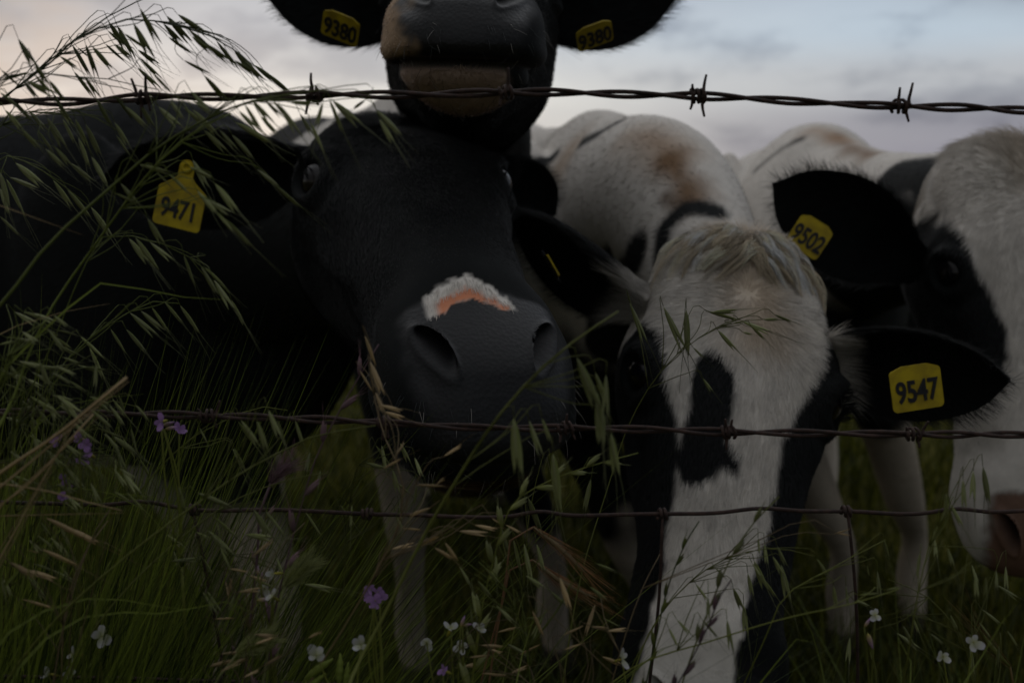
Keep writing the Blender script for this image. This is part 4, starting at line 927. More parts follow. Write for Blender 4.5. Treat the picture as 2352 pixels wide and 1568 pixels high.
oat_plant('short wild oat at the left edge just above the upper wire', [(-80, 250), (0, 187), (72, 160), (110, 175), (180, 176), (250, 182), (310, 196), (365, 206)], .70,
    c5([(115, 245, 215, 420), (5, 445, 110, 540), (190, 460, 20, 510), (150, 515, 230, 620), (215, 470, 320, 590), (165, 515, 330, 600), (310, 510, 400, 630), (210, 380, 300, 540), (335, 590, 440, 760), (610, 620, 700, 790), (725, 600, 830, 740), (890, 660, 970, 800), (975, 470, 1080, 580)]), 'dark', .0009, DGRN, 3)
oat_plant('long green wild oat rising from the left edge to droop beside the barb', [(-60, 765), (0, 703), (108, 564), (245, 439), (378, 328), (468, 277), (540, 245), (594, 230), (666, 230), (735, 240)], .66,
    c5([(1085, 640, 1160, 750), (1215, 580, 1320, 700), (1225, 640, 1340, 720), (1560, 665, 1660, 830), (1605, 635, 1720, 770), (1520, 705, 1640, 830), (1660, 740, 1760, 850), (1740, 640, 1840, 760), (1785, 670, 1890, 840), (1690, 640, 1790, 740), (1910, 720, 1990, 860), (1980, 780, 2060, 960), (2060, 650, 2020, 800), (2100, 630, 2180, 830), (2120, 640, 2280, 790), (1845, 655, 1990, 670), (2330, 640, 2260, 690), (2420, 760, 2500, 900), (2400, 700, 2540, 850)]), 'oat', .0017, GRN * 1.15, 4)
oat_plant('green wild oat crossing in front of the tag 9471', [(-20, 1010), (17, 945), (75, 790), (105, 730), (227, 550), (285, 470), (346, 392), (396, 342), (461, 292), (530, 262)], .69,
    c5([(1010, 680, 1130, 800), (1170, 683, 1290, 790), (1230, 700, 1370, 850), (1300, 830, 1430, 960), (1400, 830, 1500, 950), (1480, 860, 1600, 1000), (1500, 780, 1700, 900), (890, 1050, 1060, 1100), (1000, 1100, 1080, 1180), (1080, 1110, 1190, 1220), (1230, 1020, 1310, 1180), (1210, 1065, 1340, 1130), (1370, 1170, 1500, 1340), (1260, 1220, 1370, 1350), (1310, 1270, 1460, 1360), (1380, 1350, 1480, 1470), (1430, 1390, 1590, 1560), (1640, 1080, 1760, 1180), (1740, 1170, 1900, 1310), (770, 1170, 880, 1310), (730, 1230, 850, 1290), (940, 1390, 1030, 1550)]), 'oat', .0015, GRN * 1.1, 5)
oat_plant('pale green wild oat spread thickly below the wire at the left edge', [(-90, 420), (-40, 330), (30, 270), (120, 250), (200, 262), (270, 300)], .73,
    c5([(0, 590, 110, 680), (30, 700, 130, 820), (130, 820, 240, 940), (240, 830, 330, 960), (290, 950, 400, 1060), (300, 750, 400, 930), (370, 660, 450, 790), (400, 760, 470, 900), (480, 760, 550, 920), (545, 790, 630, 980), (585, 1000, 670, 1160), (500, 880, 560, 1040), (350, 940, 440, 1050), (450, 1040, 580, 1150), (730, 780, 810, 920), (740, 860, 820, 980), (800, 680, 920, 800), (180, 700, 290, 830), (60, 620, 190, 760)]), 'oat', .0010, GRN, 6)
oat_plant('wild oat with sparse spikelets on the dark flank at the left edge', [(-90, 480), (-40, 400), (0, 362), (60, 372), (130, 415), (200, 470)], .78,
    c5([(340, 1150, 450, 1310), (430, 1210, 560, 1370), (100, 1040, 250, 1170), (2, 1100, 50, 1300), (40, 1140, 150, 1360), (60, 1130, 220, 1200), (0, 1200, 50, 1350), (580, 1320, 700, 1500), (0, 1380, 110, 1490)]), 'oat', .0010, GRN, 7)
oat_plant('wild oat arching low over the black neck below the tag 9471', [(-20, 1100), (40, 960), (120, 790), (200, 600), (227, 550), (290, 541), (378, 562), (462, 609), (525, 672)], .74,
    c6([(705, 185, 800, 310), (740, 180, 850, 340), (820, 205, 930, 300), (1005, 275, 1060, 430), (1100, 340, 1180, 480), (1120, 340, 1230, 450), (1170, 410, 1260, 560), (1265, 520, 1330, 650)]), 'oat', .0010, GRN, 8)
oat_plant('wild oat with seven hanging spikelets beneath the long bent leaf', [(-10, 1180), (60, 990), (150, 830), (235, 756), (294, 718), (370, 690), (412, 697)], .77,
    c6([(710, 590, 840, 710), (770, 580, 880, 680), (830, 560, 910, 680), (900, 530, 990, 640), (985, 550, 1080, 690), (605, 680, 680, 800), (690, 680, 790, 800), (440, 720, 560, 830), (490, 780, 560, 940)]), 'oat', .0010, GRN, 9)
oat_plant('long thin green stalk slanting from the bottom left corner across both lower wires', [(0, 1590), (322, 1252), (440, 1165), (562, 1081), (658, 1031), (706, 1007), (780, 990), (862, 977)], .68,
    c7([(680, 60, 770, 200), (770, 60, 820, 220), (835, 0, 895, 150), (890, 60, 930, 200), (990, 60, 1030, 190), (640, 220, 700, 340)]), 'oat', .0014, OLIVE * 1.3, 10)
oat_plant('lower green stalk slanting parallel beneath the longer one at bottom left', [(130, 1590), (282, 1361), (390, 1257), (538, 1149), (682, 1097), (760, 1085)], .71,
    c7([(490, 690, 610, 820), (520, 610, 640, 720), (700, 715, 850, 740), (430, 475, 600, 550), (320, 440, 350, 560), (820, 580, 920, 710), (750, 570, 840, 720), (560, 790, 610, 900)]), 'oat', .0012, OLIVE * 1.2, 11)
oat_plant('stout green stalk leaning right past the black muzzle towards the white face', [(800, 1580), (814, 1541), (882, 1413), (970, 1237), (1042, 1113), (1150, 949), (1220, 870), (1310, 790), (1420, 715)], .63,
    c8([(300, -180, 340, -60), (340, 0, 330, 160), (375, 110, 400, 300)]) + [(1325, 820, 1368, 930), (1392, 860, 1390, 950), (1372, 900, 1378, 1010), (1245, 960, 1262, 1010), (1180, 960, 1190, 1080), (1270, 1040, 1282, 1150), (1215, 965, 1240, 1040)], 'oat', .0018, OLIVE * 1.0, 12)
oat_plant('wild oat nodding over the lower barbed wire at the left with a thin hooked tip', [(100, 1560), (120, 1505), (258, 1224), (320, 1130), (400, 1040), (451, 999), (530, 960), (600, 934), (660, 942)], .79,
    c7([(440, 100, 480, 180), (630, 220, 690, 330), (0, 160, 60, 260), (100, 280, 160, 400)]) + c6([(1300, 1180, 1390, 1310), (1280, 1330, 1330, 1450)]), 'oat', .0010, OLIVE * 1.2, 13)
oat_plant('dry straw coloured oat with pale husks fanning out below the woven wire', [(700, 1590), (790, 1440), (860, 1320), (922, 1177), (925, 1100), (890, 1020), (868, 950), (853, 870), (850, 790)], .70,
    c7([(1770, 560, 1640, 610), (1600, 680, 1720, 690), (1680, 430, 1850, 440), (1800, 430, 1850, 390), (1540, 800, 1680, 770), (1680, 790, 1820, 720), (1790, 790, 1900, 860), (1850, 760, 1920, 870), (2020, 660, 2150, 690), (1930, 695, 2100, 715), (2120, 620, 2160, 650), (2200, 660, 2290, 710), (1840, 270, 1950, 200), (1490, 340, 1600, 280), (1570, 260, 1620, 180)]) + [(838, 770, 862, 840), (850, 830, 880, 910), (826, 850, 856, 900), (862, 900, 882, 950), (872, 930, 925, 945), (880, 945, 930, 962)], 'straw', .0011, STRAW * .7, 14)
oat_plant('dry oat with pale husks at the white flowers on the left of centre', [(560, 1590), (575, 1450), (600, 1330), (640, 1260), (700, 1200)], .73,
    c7([(740, 845, 870, 740), (720, 950, 830, 985), (660, 1045, 800, 1030), (560, 1400, 690, 1390), (525, 1200, 640, 1195), (610, 910, 720, 930), (605, 1080, 625, 960), (590, 980, 610, 1090)]), 'straw', .0009, STRAW * .6, 15)
oat_plant('dry oat with three pale husks low beside the green pods', [(980, 1590), (1040, 1500), (1090, 1440), (1180, 1420)], .74,
    c7([(2150, 1275, 2260, 1250), (2055, 1350, 2190, 1360), (1990, 1420, 2100, 1410), (1940, 1480, 2080, 1440), (1950, 1470, 2040, 1470), (2230, 1510, 2330, 1470)]), 'straw', .0008, STRAW * .6, 16)
oat_plant('dry oat husks hanging from a grey stalk at the lower left corner', [(120, 1590), (150, 1420), (190, 1290), (230, 1200), (252, 1170)], .69,
    [(105, 1188, 222, 1248), (157, 1212, 228, 1250), (60, 1308, 130, 1332), (50, 1375, 130, 1398), (62, 1262, 92, 1270), (95, 1260, 180, 1300), (20, 1290, 90, 1330)], 'straw', .0012, STRAW * .45, 17)
oat_plant('fine oat crossing the forehead of the white faced cow with yellow green husks', [(1290, 1590), (1340, 1300), (1389, 1142), (1456, 950), (1509, 864), (1562, 808), (1648, 753), (1730, 734), (1800, 735)], .80,
    c4([(640, 510, 780, 550), (660, 515, 770, 510), (800, 555, 930, 610), (850, 580, 910, 640), (270, 470, 340, 650), (430, 485, 520, 680), (540, 500, 545, 700), (690, 600, 770, 690), (570, 680, 620, 730), (960, 525, 1040, 560), (910, 550, 970, 550), (760, 570, 810, 560), (810, 610, 850, 620), (620, 830, 660, 890)]), 'oat', .0008, OLIVE, 18)
oat_plant('arching oat in front of the white nose bridge with drooping green spikelets', [(1440, 1590), (1510, 1420), (1580, 1340), (1680, 1277), (1799, 1260), (1870, 1277)], .76,
    c8([(1060, 720, 1110, 850), (1050, 730, 1090, 790), (1110, 640, 1120, 730), (1080, 610, 1085, 680), (1150, 700, 1190, 780), (1190, 740, 1220, 900), (1170, 650, 1210, 740), (1100, 800, 1160, 890), (870, 750, 920, 800), (780, 830, 830, 900), (960, 850, 1000, 950), (1010, 930, 1020, 1060), (1360, 710, 1410, 790), (1030, 780, 1050, 880)]), 'oat', .0010, OLIVE, 19)
oat_plant('thin green stalk slanting to the right below the white nose', [(1380, 1590), (1439, 1541), (1641, 1469), (1800, 1420), (1967, 1383), (2065, 1352)], .70,
    c8([(840, 890, 840, 1000), (930, 1000, 950, 1140), (690, 1000, 750, 1070), (650, 1040, 690, 1120), (810, 1000, 880, 1080), (1560, 885, 1640, 880), (1690, 860, 1760, 850)]), 'oat', .0011, OLIVE * 1.3, 20)
oat_plant('thin green stalk rising steeply between the hoofs at the right', [(1700, 1590), (1722, 1541), (1760, 1460), (1799, 1373), (1900, 1310), (2034, 1239)], .74,
    c8([(1440, 840, 1450, 930), (1500, 840, 1510, 940), (1680, 620, 1700, 700), (1650, 770, 1660, 880), (1600, 740, 1610, 790)]), 'oat', .0010, OLIVE * 1.2, 21)
oat_plant('tall thin stalk before the muzzle at the right edge with husks held upright', [(2070, 1590), (2087, 1498), (2111, 1349), (2135, 1253), (2173, 1171), (2190, 1140)], .71,
    c8([(2060, 330, 2065, 460), (2110, 290, 2105, 420), (2155, 270, 2180, 430), (2000, 450, 2050, 550), (1980, 400, 1980, 490), (1925, 620, 1930, 700), (1985, 660, 2010, 740), (1855, 680, 1840, 790), (2120, 780, 2125, 890), (2170, 800, 2165, 890), (2220, 770, 2220, 850)]), 'oat', .0011, OLIVE, 22)
oat_plant('straw thin stalk leaning beside the stay before the black cheek', [(1400, 1590), (1444, 1435), (1480, 1340), (1516, 1272)], .72, c8([(130, 800, 180, 960), (300, 930, 250, 1080), (0, 960, 50, 1080), (1440, 595, 1520, 570), (1460, 590, 1520, 600)]), 'straw', .0008, STRAW * .7, 23)
oat_plant('low oat with green husks among the legs left of the white nose', [(1150, 1590), (1180, 1450), (1215, 1330), (1240, 1280)], .80, c8([(90, 280, 130, 480), (280, 330, 250, 470), (-20, 420, 30, 560), (-90, 620, -60, 760), (-40, 640, -10, 800), (20, 640, 50, 760), (-150, 560, -120, 690)]), 'oat', .0010, OLIVE, 24)

# --- the thick clump at the left edge and the tangle along the bottom
def spread(seed, n, u0, u1, v0, v1, ang, dang, L=48):
    r = np.random.default_rng(seed); o = []
    for _ in range(n):
        u, v = r.uniform(u0, u1), r.uniform(v0, v1); a = math.radians(r.normal(ang, dang)); l = L * r.uniform(.7, 1.25); o.append((u, v, u + l * math.cos(a), v + l * math.sin(a)))
    return o
for i, (lab, stem, d, sp, kind, c) in enumerate([
    ('clump oat at the left edge with husks level with the bent leaf', [(-80, 1400), (-40, 1100), (0, 880), (40, 780), (110, 735)], .70, spread(1, 24, -10, 150, 715, 860, 25, 22), 'oat', GRN),
    ('clump oat with husks just above the lower barbed wire at the left edge', [(-60, 1400), (0, 1150), (50, 950), (130, 860), (220, 840)], .72, spread(2, 28, 0, 230, 830, 960, 40, 22), 'oat', GRN),
    ('clump oat with husks tangled in the lower barbed wire at the left', [(-20, 1450), (60, 1200), (140, 1000), (240, 920), (320, 935)], .73, spread(3, 24, 60, 330, 900, 1040, 50, 14), 'oat', OLIVE),
    ('clump oat between the two lower wires at the left edge', [(-60, 1560), (0, 1300), (60, 1130), (150, 1040), (240, 1030)], .71, spread(4, 26, 0, 300, 1000, 1140, 52, 18), 'oat', GRN * .8),
    ('clump oat with browning husks under the woven wire at the left edge', [(-60, 1590), (0, 1400), (60, 1270), (120, 1200)], .73, spread(5, 16, 0, 170, 1150, 1330, 60, 20), 'oat', OLIVE * .8),
    ('fine oat below the chin of the black muzzle between the wires', [(760, 1590), (790, 1350), (800, 1180), (830, 1060), (900, 1020)], .78, spread(6, 15, 700, 960, 1000, 1180, 75, 22), 'oat', OLIVE),
    ('fine oat left of centre below the woven wire', [(420, 1590), (470, 1400), (520, 1280), (600, 1220)], .76, spread(7, 14, 380, 700, 1190, 1380, 60, 25), 'oat', OLIVE),
    ('fine green oat at the bottom between the purple vetch and the white nose', [(1220, 1590), (1200, 1450), (1160, 1350), (1100, 1290)], .74, spread(8, 16, 1050, 1400, 1260, 1480, 65, 25), 'oat', GRN * .9),
    ('fine oat at the lower right before the grass', [(2240, 1590), (2200, 1450), (2130, 1370), (2040, 1330)], .77, spread(9, 16, 1950, 2340, 1280, 1500, 75, 25), 'oat', OLIVE * .8),
    ('low straw oat along the bottom edge left of the green pods', [(560, 1600), (600, 1540), (660, 1500)], .70, spread(10, 8, 440, 720, 1440, 1560, -10, 20), 'straw', STRAW * .5),
    ('low straw oat along the bottom edge right of the purple floret', [(1250, 1600), (1180, 1540), (1120, 1500)], .72, spread(11, 9, 1080, 1400, 1420, 1560, -15, 25), 'straw', STRAW * .5),
]): oat_plant(lab, stem, d, sp, kind, .0010, c, 40 + i)

# --- single leaves of taller grass
def leaf_plant(label, px, w, d, seed, c0=DGRN, c1=GRN):
    r = np.random.default_rng(seed); P = [at(u, v, d + .012 * math.sin(i * 1.3 + seed)) for i, (u, v) in enumerate(px)]
    P = path_pts(to_ground(P, r), 40); b = P[0].copy(); V, F, C = blade(P - b, w, c0, c1, (.1 * math.sin(seed), -1, .35)); o = pmesh('grass_leaf', [(V, F, C)]); o.location = b
    tag(o, label, 'grass leaf', 'broad grass leaves along the fence')
for i, (lab, px, w, d) in enumerate([
    ('broad leaf bent over sharply with its tip pointing right across the black neck', [(0, 860), (67, 790), (168, 697), (218, 655), (260, 646), (310, 659), (378, 676), (512, 688)], .0030, .70),
    ('leaf lying out from the left edge with a yellow tip before the black flank', [(-60, 455), (0, 472), (80, 500), (150, 530), (190, 540)], .0020, .66),
    ('leaf with an orange tip under the bent leaf at the left edge', [(-40, 790), (0, 765), (105, 725), (190, 708), (252, 697)], .0022, .70),
    ('wide dark leaf curving flat over the lower left corner', [(-20, 1500), (60, 1420), (138, 1390), (221, 1371), (322, 1385), (430, 1400)], .0036, .68),
    ('wide leaf curving flat beneath the dark one and reaching the white flowers', [(100, 1470), (161, 1427), (276, 1406), (391, 1408), (530, 1383), (598, 1413)], .0030, .70),
    ('long leaf rising from the left edge to lie along the woven wire', [(-10, 1370), (115, 1238), (248, 1137), (340, 1140), (420, 1158)], .0030, .72),
    ('narrow upright leaf in the thick clump at the left edge', [(60, 1300), (130, 1100), (190, 1000), (300, 830)], .0018, .70),
    ('dark upright leaf nearest the left edge in the thick clump', [(20, 1200), (80, 1000), (130, 870), (190, 800)], .0026, .67),
    ('bent leaf at the foot of the black cheek right of the white nose', [(1730, 1590), (1799, 1503), (1833, 1464), (1868, 1474)], .0030, .71),
    ('leaf folded to the right across the bottom of the white nose', [(1400, 1590), (1440, 1555), (1549, 1474), (1655, 1469)], .0022, .70),
    ('short curled leaf before the hoof at the right', [(2090, 1590), (2087, 1493), (2063, 1464)], .0032, .70),
    ('leaf slanting up at the lower right corner', [(2200, 1590), (2246, 1522), (2300, 1430), (2340, 1380)], .0030, .68),
    ('upright leaf right of the white flowers holding up the fluffy seed head', [(610, 1590), (626, 1461), (650, 1340), (674, 1253)], .0030, .72),
    ('narrow upright leaf just right of the broad upright one', [(645, 1590), (652, 1450), (668, 1300)], .0016, .73),
    ('green leaf crossing the lower barbed wire steeply at the left', [(-20, 1250), (40, 1120), (110, 1010), (190, 930), (240, 900)], .0024, .69),
    ('narrow green leaf lying level just above the lower barbed wire', [(60, 1010), (120, 940), (200, 915), (290, 912), (330, 905)], .0018, .71),
    ('yellow tipped leaf level between the lower wires at the left', [(-20, 1060), (60, 1048), (150, 1050), (262, 1034)], .0016, .69),
    ('upright leaf at the bottom edge left of the black cheek', [(1180, 1600), (1200, 1500), (1225, 1420), (1236, 1380)], .0024, .72),
    ('narrow leaf leaning left at the bottom right of the white nose', [(1900, 1600), (1880, 1500), (1850, 1420), (1800, 1360)], .0020, .74),
    ('leaf arching down to the right under the lower left clump', [(20, 1300), (60, 1170), (200, 1120), (330, 1170), (440, 1300)], .0020, .78),
]): leaf_plant(lab, px, w, d, i + 1, DGRN * (1.1 if i % 2 else .8), (STRAW if i in (1, 2) else GRN) * 1.0)

# --- bristly heads
def bristle_head(name, label, cat, stem, head, d, col, n, blen, spread, width, seed, headcol=None, flat=.6):
    r = np.random.default_rng(seed); P = to_ground([at(u, v, d) for u, v in stem + [head[0]]], r); b = P[0].copy(); root = thing(name, label, cat, b)
    P = path_pts(P, 40); V, F = tube(P, .0009, None, (0, 1, .1), 6); pmesh('stem', [(V - b, F, col * .7)], root)
    H = path_pts([at(u, v, d) for u, v in head], 24); T = unit(np.gradient(H, axis=0)); parts = []
    V, F = tube(H, np.sin(np.linspace(.25, math.pi - .15, 24)) * width, None, (0, 1, .1), 7); parts.append((V - b, F, (headcol if headcol is not None else col * .6)))
    for k in range(n):
        j = r.integers(0, 24); dr = unit(r.normal(0, 1, 3) * [1, flat, 1]); dr = unit(dr - T[j] * (dr @ T[j])); s = H[j] + dr * width * .6 - b
        e = s + (T[j] + dr * spread * r.uniform(.5, 1.2)) * blen * r.uniform(.6, 1.2); parts.append(awn(s, e, .00022, col * r.uniform(.7, 1.3), 4, r.normal(0, .0008)))
    pmesh('seed_head', parts, root)
bristle_head('foxtail_grass', 'fluffy green seed head tilted up right of the white flowers', 'foxtail grass', [(600, 1590), (625, 1450), (645, 1370)], [(655, 1345), (680, 1318), (712, 1290)], .72, np.array([.30, .32, .13]), 420, .011, .55, .0042, 1, OLIVE)
bristle_head('foxtail_grass', 'fluffy green seed head lying low above the bottom edge', 'foxtail grass', [(480, 1590), (505, 1550), (525, 1510)], [(545, 1500), (580, 1480), (622, 1462)], .71, np.array([.30, .32, .13]), 420, .011, .55, .0042, 2, OLIVE)
bristle_head('brome_grass', 'purplish bristly head above the woven wire left of centre', 'brome grass', [(560, 1590), (590, 1300), (610, 1130)], [(622, 1110), (640, 1085), (668, 1062)], .74, PURP * 1.9, 150, .014, .75, .0030, 3, PURP)
bristle_head('barley_grass', 'pinkish awned barley head lying flat beside the white nose', 'barley grass', [(1120, 1590), (1160, 1350), (1190, 1220)], [(1225, 1210), (1290, 1262), (1345, 1315)], .80, STRAW * [.75, .55, .5], 60, .034, .20, .0024, 4, STRAW * .5)
bristle_head('barley_grass', 'second awned barley head lying lower beside the white nose', 'barley grass', [(1100, 1590), (1150, 1400), (1190, 1290)], [(1223, 1285), (1290, 1335), (1370, 1375)], .82, STRAW * [.75, .55, .5], 60, .034, .20, .0024, 5, STRAW * .5)
bristle_head('barley_grass', 'awned barley head fading into the grass at the lower right corner', 'barley grass', [(2330, 1590), (2330, 1550)], [(2320, 1530), (2280, 1490), (2245, 1440)], .82, STRAW * [.6, .55, .3], 60, .034, .22, .0024, 6, OLIVE)

def ear_spike(name, label, cat, stem, d, n, t0, L, kind_cols, seed, wid=.0020, aw=.010, group=None, open_=.45):
    """A stalk with husks set alternately up its end."""
    r = np.random.default_rng(seed); P = path_pts(to_ground([at(u, v, d) for u, v in stem], r), 80); b = P[0].copy(); root = thing(name, label, cat, b, group)
    V, F = tube(P, np.linspace(.0013, .0005, 80), None, (0, 1, .1), 6); pmesh('stem', [(V - b, F, kind_cols[0] * .8)], root)
    T = unit(np.gradient(P, axis=0)); c0, c1 = kind_cols; mes = []
    for v_ in range(2):
        parts = [lens(1, .13, .09, c0, c1, tilt=(.05, 0)), lens(.9, .10, .09, c0 * .8, c1 * .9, tilt=(-.10, .05))] + [awn((.8, 0, 0), (1 + aw / L * r.uniform(.6, 1.1), r.normal(0, .1), r.normal(0, .1)), .010, c1, 3) for _ in range(3)]
        o = pmesh('husk', parts); mes.append(o.data); bpy.data.objects.remove(o)
    s = np.linspace(t0, .985, n)
    for i, q in enumerate(s):
        j = int(q * 79); side = unit(np.cross(T[j], [0, 1, .15])) * (1 if i % 2 else -1); a = P[j] - b; e = a + (T[j] + side * open_ + r.normal(0, .06, 3)) * L * (1 - .35 * (q - t0) / (1 - t0))
        o = bpy.data.objects.new('husk', mes[i % 2]); COL.objects.link(o); o.parent = root; o.matrix_local = orient(a, e, r.uniform(-.5, .5))
ear_spike('rye_grass', 'pale braided rye ear leaning right above the woven wire beside the white face', 'rye grass', [(1080, 1590), (1130, 1300), (1190, 1145), (1260, 1105), (1340, 1075), (1420, 1052), (1466, 1040)], .74, 19, .74, .020, (OLIVE * 1.5, PALE * .7), 1)
ear_spike('rye_grass', 'dark rye ear standing upright before the white nose bridge', 'rye grass', [(1480, 1590), (1506, 1469), (1540, 1330), (1590, 1220), (1606, 1196)], .72, 16, .70, .016, (DGRN, OLIVE * .7), 2, open_=.22)
ear_spike('rye_grass', 'grey green rye ear slanting up across the right side of the white nose', 'rye grass', [(1560, 1590), (1590, 1500), (1640, 1370), (1690, 1260), (1740, 1190), (1790, 1140)], .68, 16, .62, .018, (OLIVE * .8, PALE * .45), 3, open_=.22)
ear_spike('brome_grass', 'pinkish bristly brome stalk climbing past the dark cheek to the muzzle', 'brome grass', [(600, 1590), (662, 1273), (698, 1141), (722, 1061), (762, 977), (810, 890), (870, 790)], .73, 14, .60, .021, (PURP * 1.2, PURP * 2.6), 4, aw=.016)
ear_spike('brome_grass', 'feathery brome stalk standing behind the purplish head left of centre', 'brome grass', [(540, 1590), (570, 1400), (600, 1250), (625, 1130), (665, 1060)], .78, 12, .60, .017, (OLIVE * .8, PURP * 2.2), 5, aw=.014)
ear_spike('rye_grass', 'dark purplish rye ear at the bottom edge under the white nose', 'rye grass', [(1540, 1600), (1585, 1520), (1625, 1440), (1665, 1350), (1680, 1330)], .66, 14, .76, .016, (PURP * .6, PURP), 6, open_=.3)
def straw_stem(label, px, w, d, seed, col=STRAW):
    r = np.random.default_rng(seed); P = path_pts(to_ground([at(u, v, d + .01 * math.sin(i + seed)) for i, (u, v) in enumerate(px)], r), 50); b = P[0].copy(); V, F = tube(P, np.linspace(w, w * .35, 50), None, (0, 1, .1), 6)
    parts = [(V - b, F, col)]
    for k in range(4):
        j = 30 + k * 4; parts.append(awn(P[j] - b, P[min(49, j + 9)] - b + r.normal(0, .004, 3), w * .5, col * .8, 5))
    o = pmesh('dry_grass_stem', parts); o.location = b; tag(o, label, 'dry grass stem', 'dry straw stems at the left')
straw_stem('thick pale straw rising from the left edge over the lower barbed wire', [(-60, 1130), (0, 1085), (100, 1020), (180, 960), (250, 900), (292, 866)], .0024, .62, 1)
straw_stem('thinner pale straw just below the thick one crossing the same wire', [(-60, 1190), (0, 1160), (90, 1090), (160, 1010), (215, 950)], .0015, .64, 2, STRAW * .9)
straw_stem('pale straw lying nearly level along the woven wire at the left edge', [(-60, 1105), (0, 1111), (92, 1123), (190, 1150), (280, 1172)], .0014, .66, 3, STRAW * .8)
straw_stem('grey straw with a broken tip standing in the lower left corner', [(140, 1590), (165, 1340), (200, 1260), (248, 1195)], .0013, .70, 4, STRAW * .55)

# --- flowers
WHITEP = np.array([.46, .45, .50]); LILAC = np.array([.30, .17, .38]); YEL = np.array([.42, .36, .05]); POD = np.array([.16, .20, .035])
def petal_me(col, col2, seed):
    n = 6; t = np.linspace(0, 1, n); w = .36 * np.sin(np.pi * np.clip(t * .86 + .03, 0, 1)) ** .75 + .02
    V, F = [], []
    for i in range(n):
        for k in (-1, -.5, 0, .5, 1): V.append((t[i], k * w[i], .12 * t[i] ** 2 - .10 * (k ** 2) * w[i] + .02 * math.sin(seed + 5 * t[i] + 3 * k)))
    o = pmesh('petal', [(np.array(V), grid_faces(n, 5, False).tolist(), np.repeat(np.asarray(col)[None] * (1 - t[:, None]) + np.asarray(col2)[None] * t[:, None], 5, 0))]); me = o.data; bpy.data.objects.remove(o); return me
PET = {'white': petal_me(PALE, WHITEP, 1), 'lilac': petal_me(LILAC * .8, LILAC, 2)}
def flower_plant(label, heads, d, seed, kind='white', foot=None, pods=(), buds=(), size=.0060, name='wild_radish', cat='wildflower', group='wildflowers along the fence'):
    r = np.random.default_rng(seed); tops = [at(u, v, d + r.uniform(-.02, .02)) for u, v in heads]; t0 = np.mean(tops, axis=0); f = np.array([t0[0] + (.02 if foot is None else foot), t0[1] + .01, 0.0])
    root = thing(name, label, cat, f, group); fork = t0 * .9 + f * .1 + np.array([0, 0, -.01]); parts = []
    main = path_pts([f, (f + fork) / 2 + r.normal(0, .006, 3) * [1, 1, 0], fork], 24); V, F = tube(main, .0011, None, (0, 1, .1), 6); parts.append((V - f, F, OLIVE))
    for tp in tops + [at(u, v, d) for u, v in [q[:2] for q in pods] + [q[:2] for q in buds]]:
        pp = path_pts([fork, fork * .4 + tp * .6 + r.normal(0, .004, 3), tp], 9); V, F = tube(pp, np.linspace(.0009, .0006, 9), None, (.1, 1, .1), 5); parts.append((V - f, F, OLIVE * 1.1))
    pmesh('stem', parts, root)
    for tp in tops:
        nrm = unit(np.array([r.normal(0, .6), -.8 + r.normal(0, .3), r.uniform(.1, .9)])); u_ = unit(np.cross(nrm, [0, 0, 1.])); w_ = np.cross(nrm, u_); a0 = r.uniform(0, 1.5)
        for k in range(4):
            a = a0 + k * math.pi / 2 + r.normal(0, .22); dr = u_ * math.cos(a) + w_ * math.sin(a); x = unit(dr + nrm * r.uniform(-.1, .9)); y = unit(np.cross(nrm, x)); z = np.cross(x, y); s = size * r.uniform(.65, 1.25); p = tp - f
            o = bpy.data.objects.new('petal', PET[kind]); COL.objects.link(o); o.parent = root
            o.matrix_local = Matrix(((x[0]*s, y[0]*s, z[0]*s, p[0]), (x[1]*s, y[1]*s, z[1]*s, p[1]), (x[2]*s, y[2]*s, z[2]*s, p[2]), (0, 0, 0, 1)))
        V, F, C = lens(.010, .0012, .0012, OLIVE, YEL, 6, 6); M_ = orient(tp - f - nrm * .009, tp - f + nrm * .001, 0, 1.0); pmesh('calyx', [([tuple(M_ @ Vector(v)) for v in V], F, C)], root)
    for (u0, v0, u1, v1) in pods:
        a, e = at(u0, v0, d) - f, at(u1, v1, d) - f; L = np.linalg.norm(e - a)
        V, F, C = lens(1, .14, .14, POD, POD * 1.3, 16, 8, prof=lambda s: np.sin(np.pi * np.clip(s * .92 + .04, 0, 1)) ** .7 * (1 - .35 * s) * (1 + .12 * np.cos(s * 26))); M_ = orient(a, e); pmesh('pod', [([tuple(M_ @ Vector(v)) for v in V], F, C)], root)
    for (u0, v0, u1, v1) in buds:
        a, e = at(u0, v0, d) - f, at(u1, v1, d) - f; V, F, C = lens(1, .15, .15, YEL * .8, LILAC * 1.1, 8, 7); M_ = orient(a, e); pmesh('bud', [([tuple(M_ @ Vector(v)) for v in V], F, C)], root)
flower_plant('white wildflower cluster beside the upright leaf left of centre', [(628, 1316), (608, 1350), (625, 1368)], .72, 1, buds=[(592, 1320, 593, 1298), (600, 1330, 603, 1312), (590, 1378, 622, 1374)])
flower_plant('two white wildflowers above the green pods at the bottom edge', [(727, 1504), (829, 1480)], .70, 2, pods=[(700, 1558, 765, 1512), (705, 1580, 748, 1545), (778, 1575, 782, 1500), (792, 1580, 800, 1520)], size=.0078)
flower_plant('white wildflowers around green buds right of the purple vetch', [(1036, 1443), (1101, 1443), (980, 1474), (1060, 1485)], .74, 3, buds=[(1058, 1440, 1068, 1412), (1062, 1436, 1086, 1432)])
flower_plant('single pale wildflower with open petals low in the left corner', [(234, 1460)], .71, 4, size=.0078)
flower_plant('white wildflowers half hidden at the very bottom of the left corner', [(166, 1502), (160, 1546), (112, 1546)], .72, 5)
flower_plant('tiny white wildflower at the left side of the white nose', [(1429, 1512)], .72, 6, size=.007)
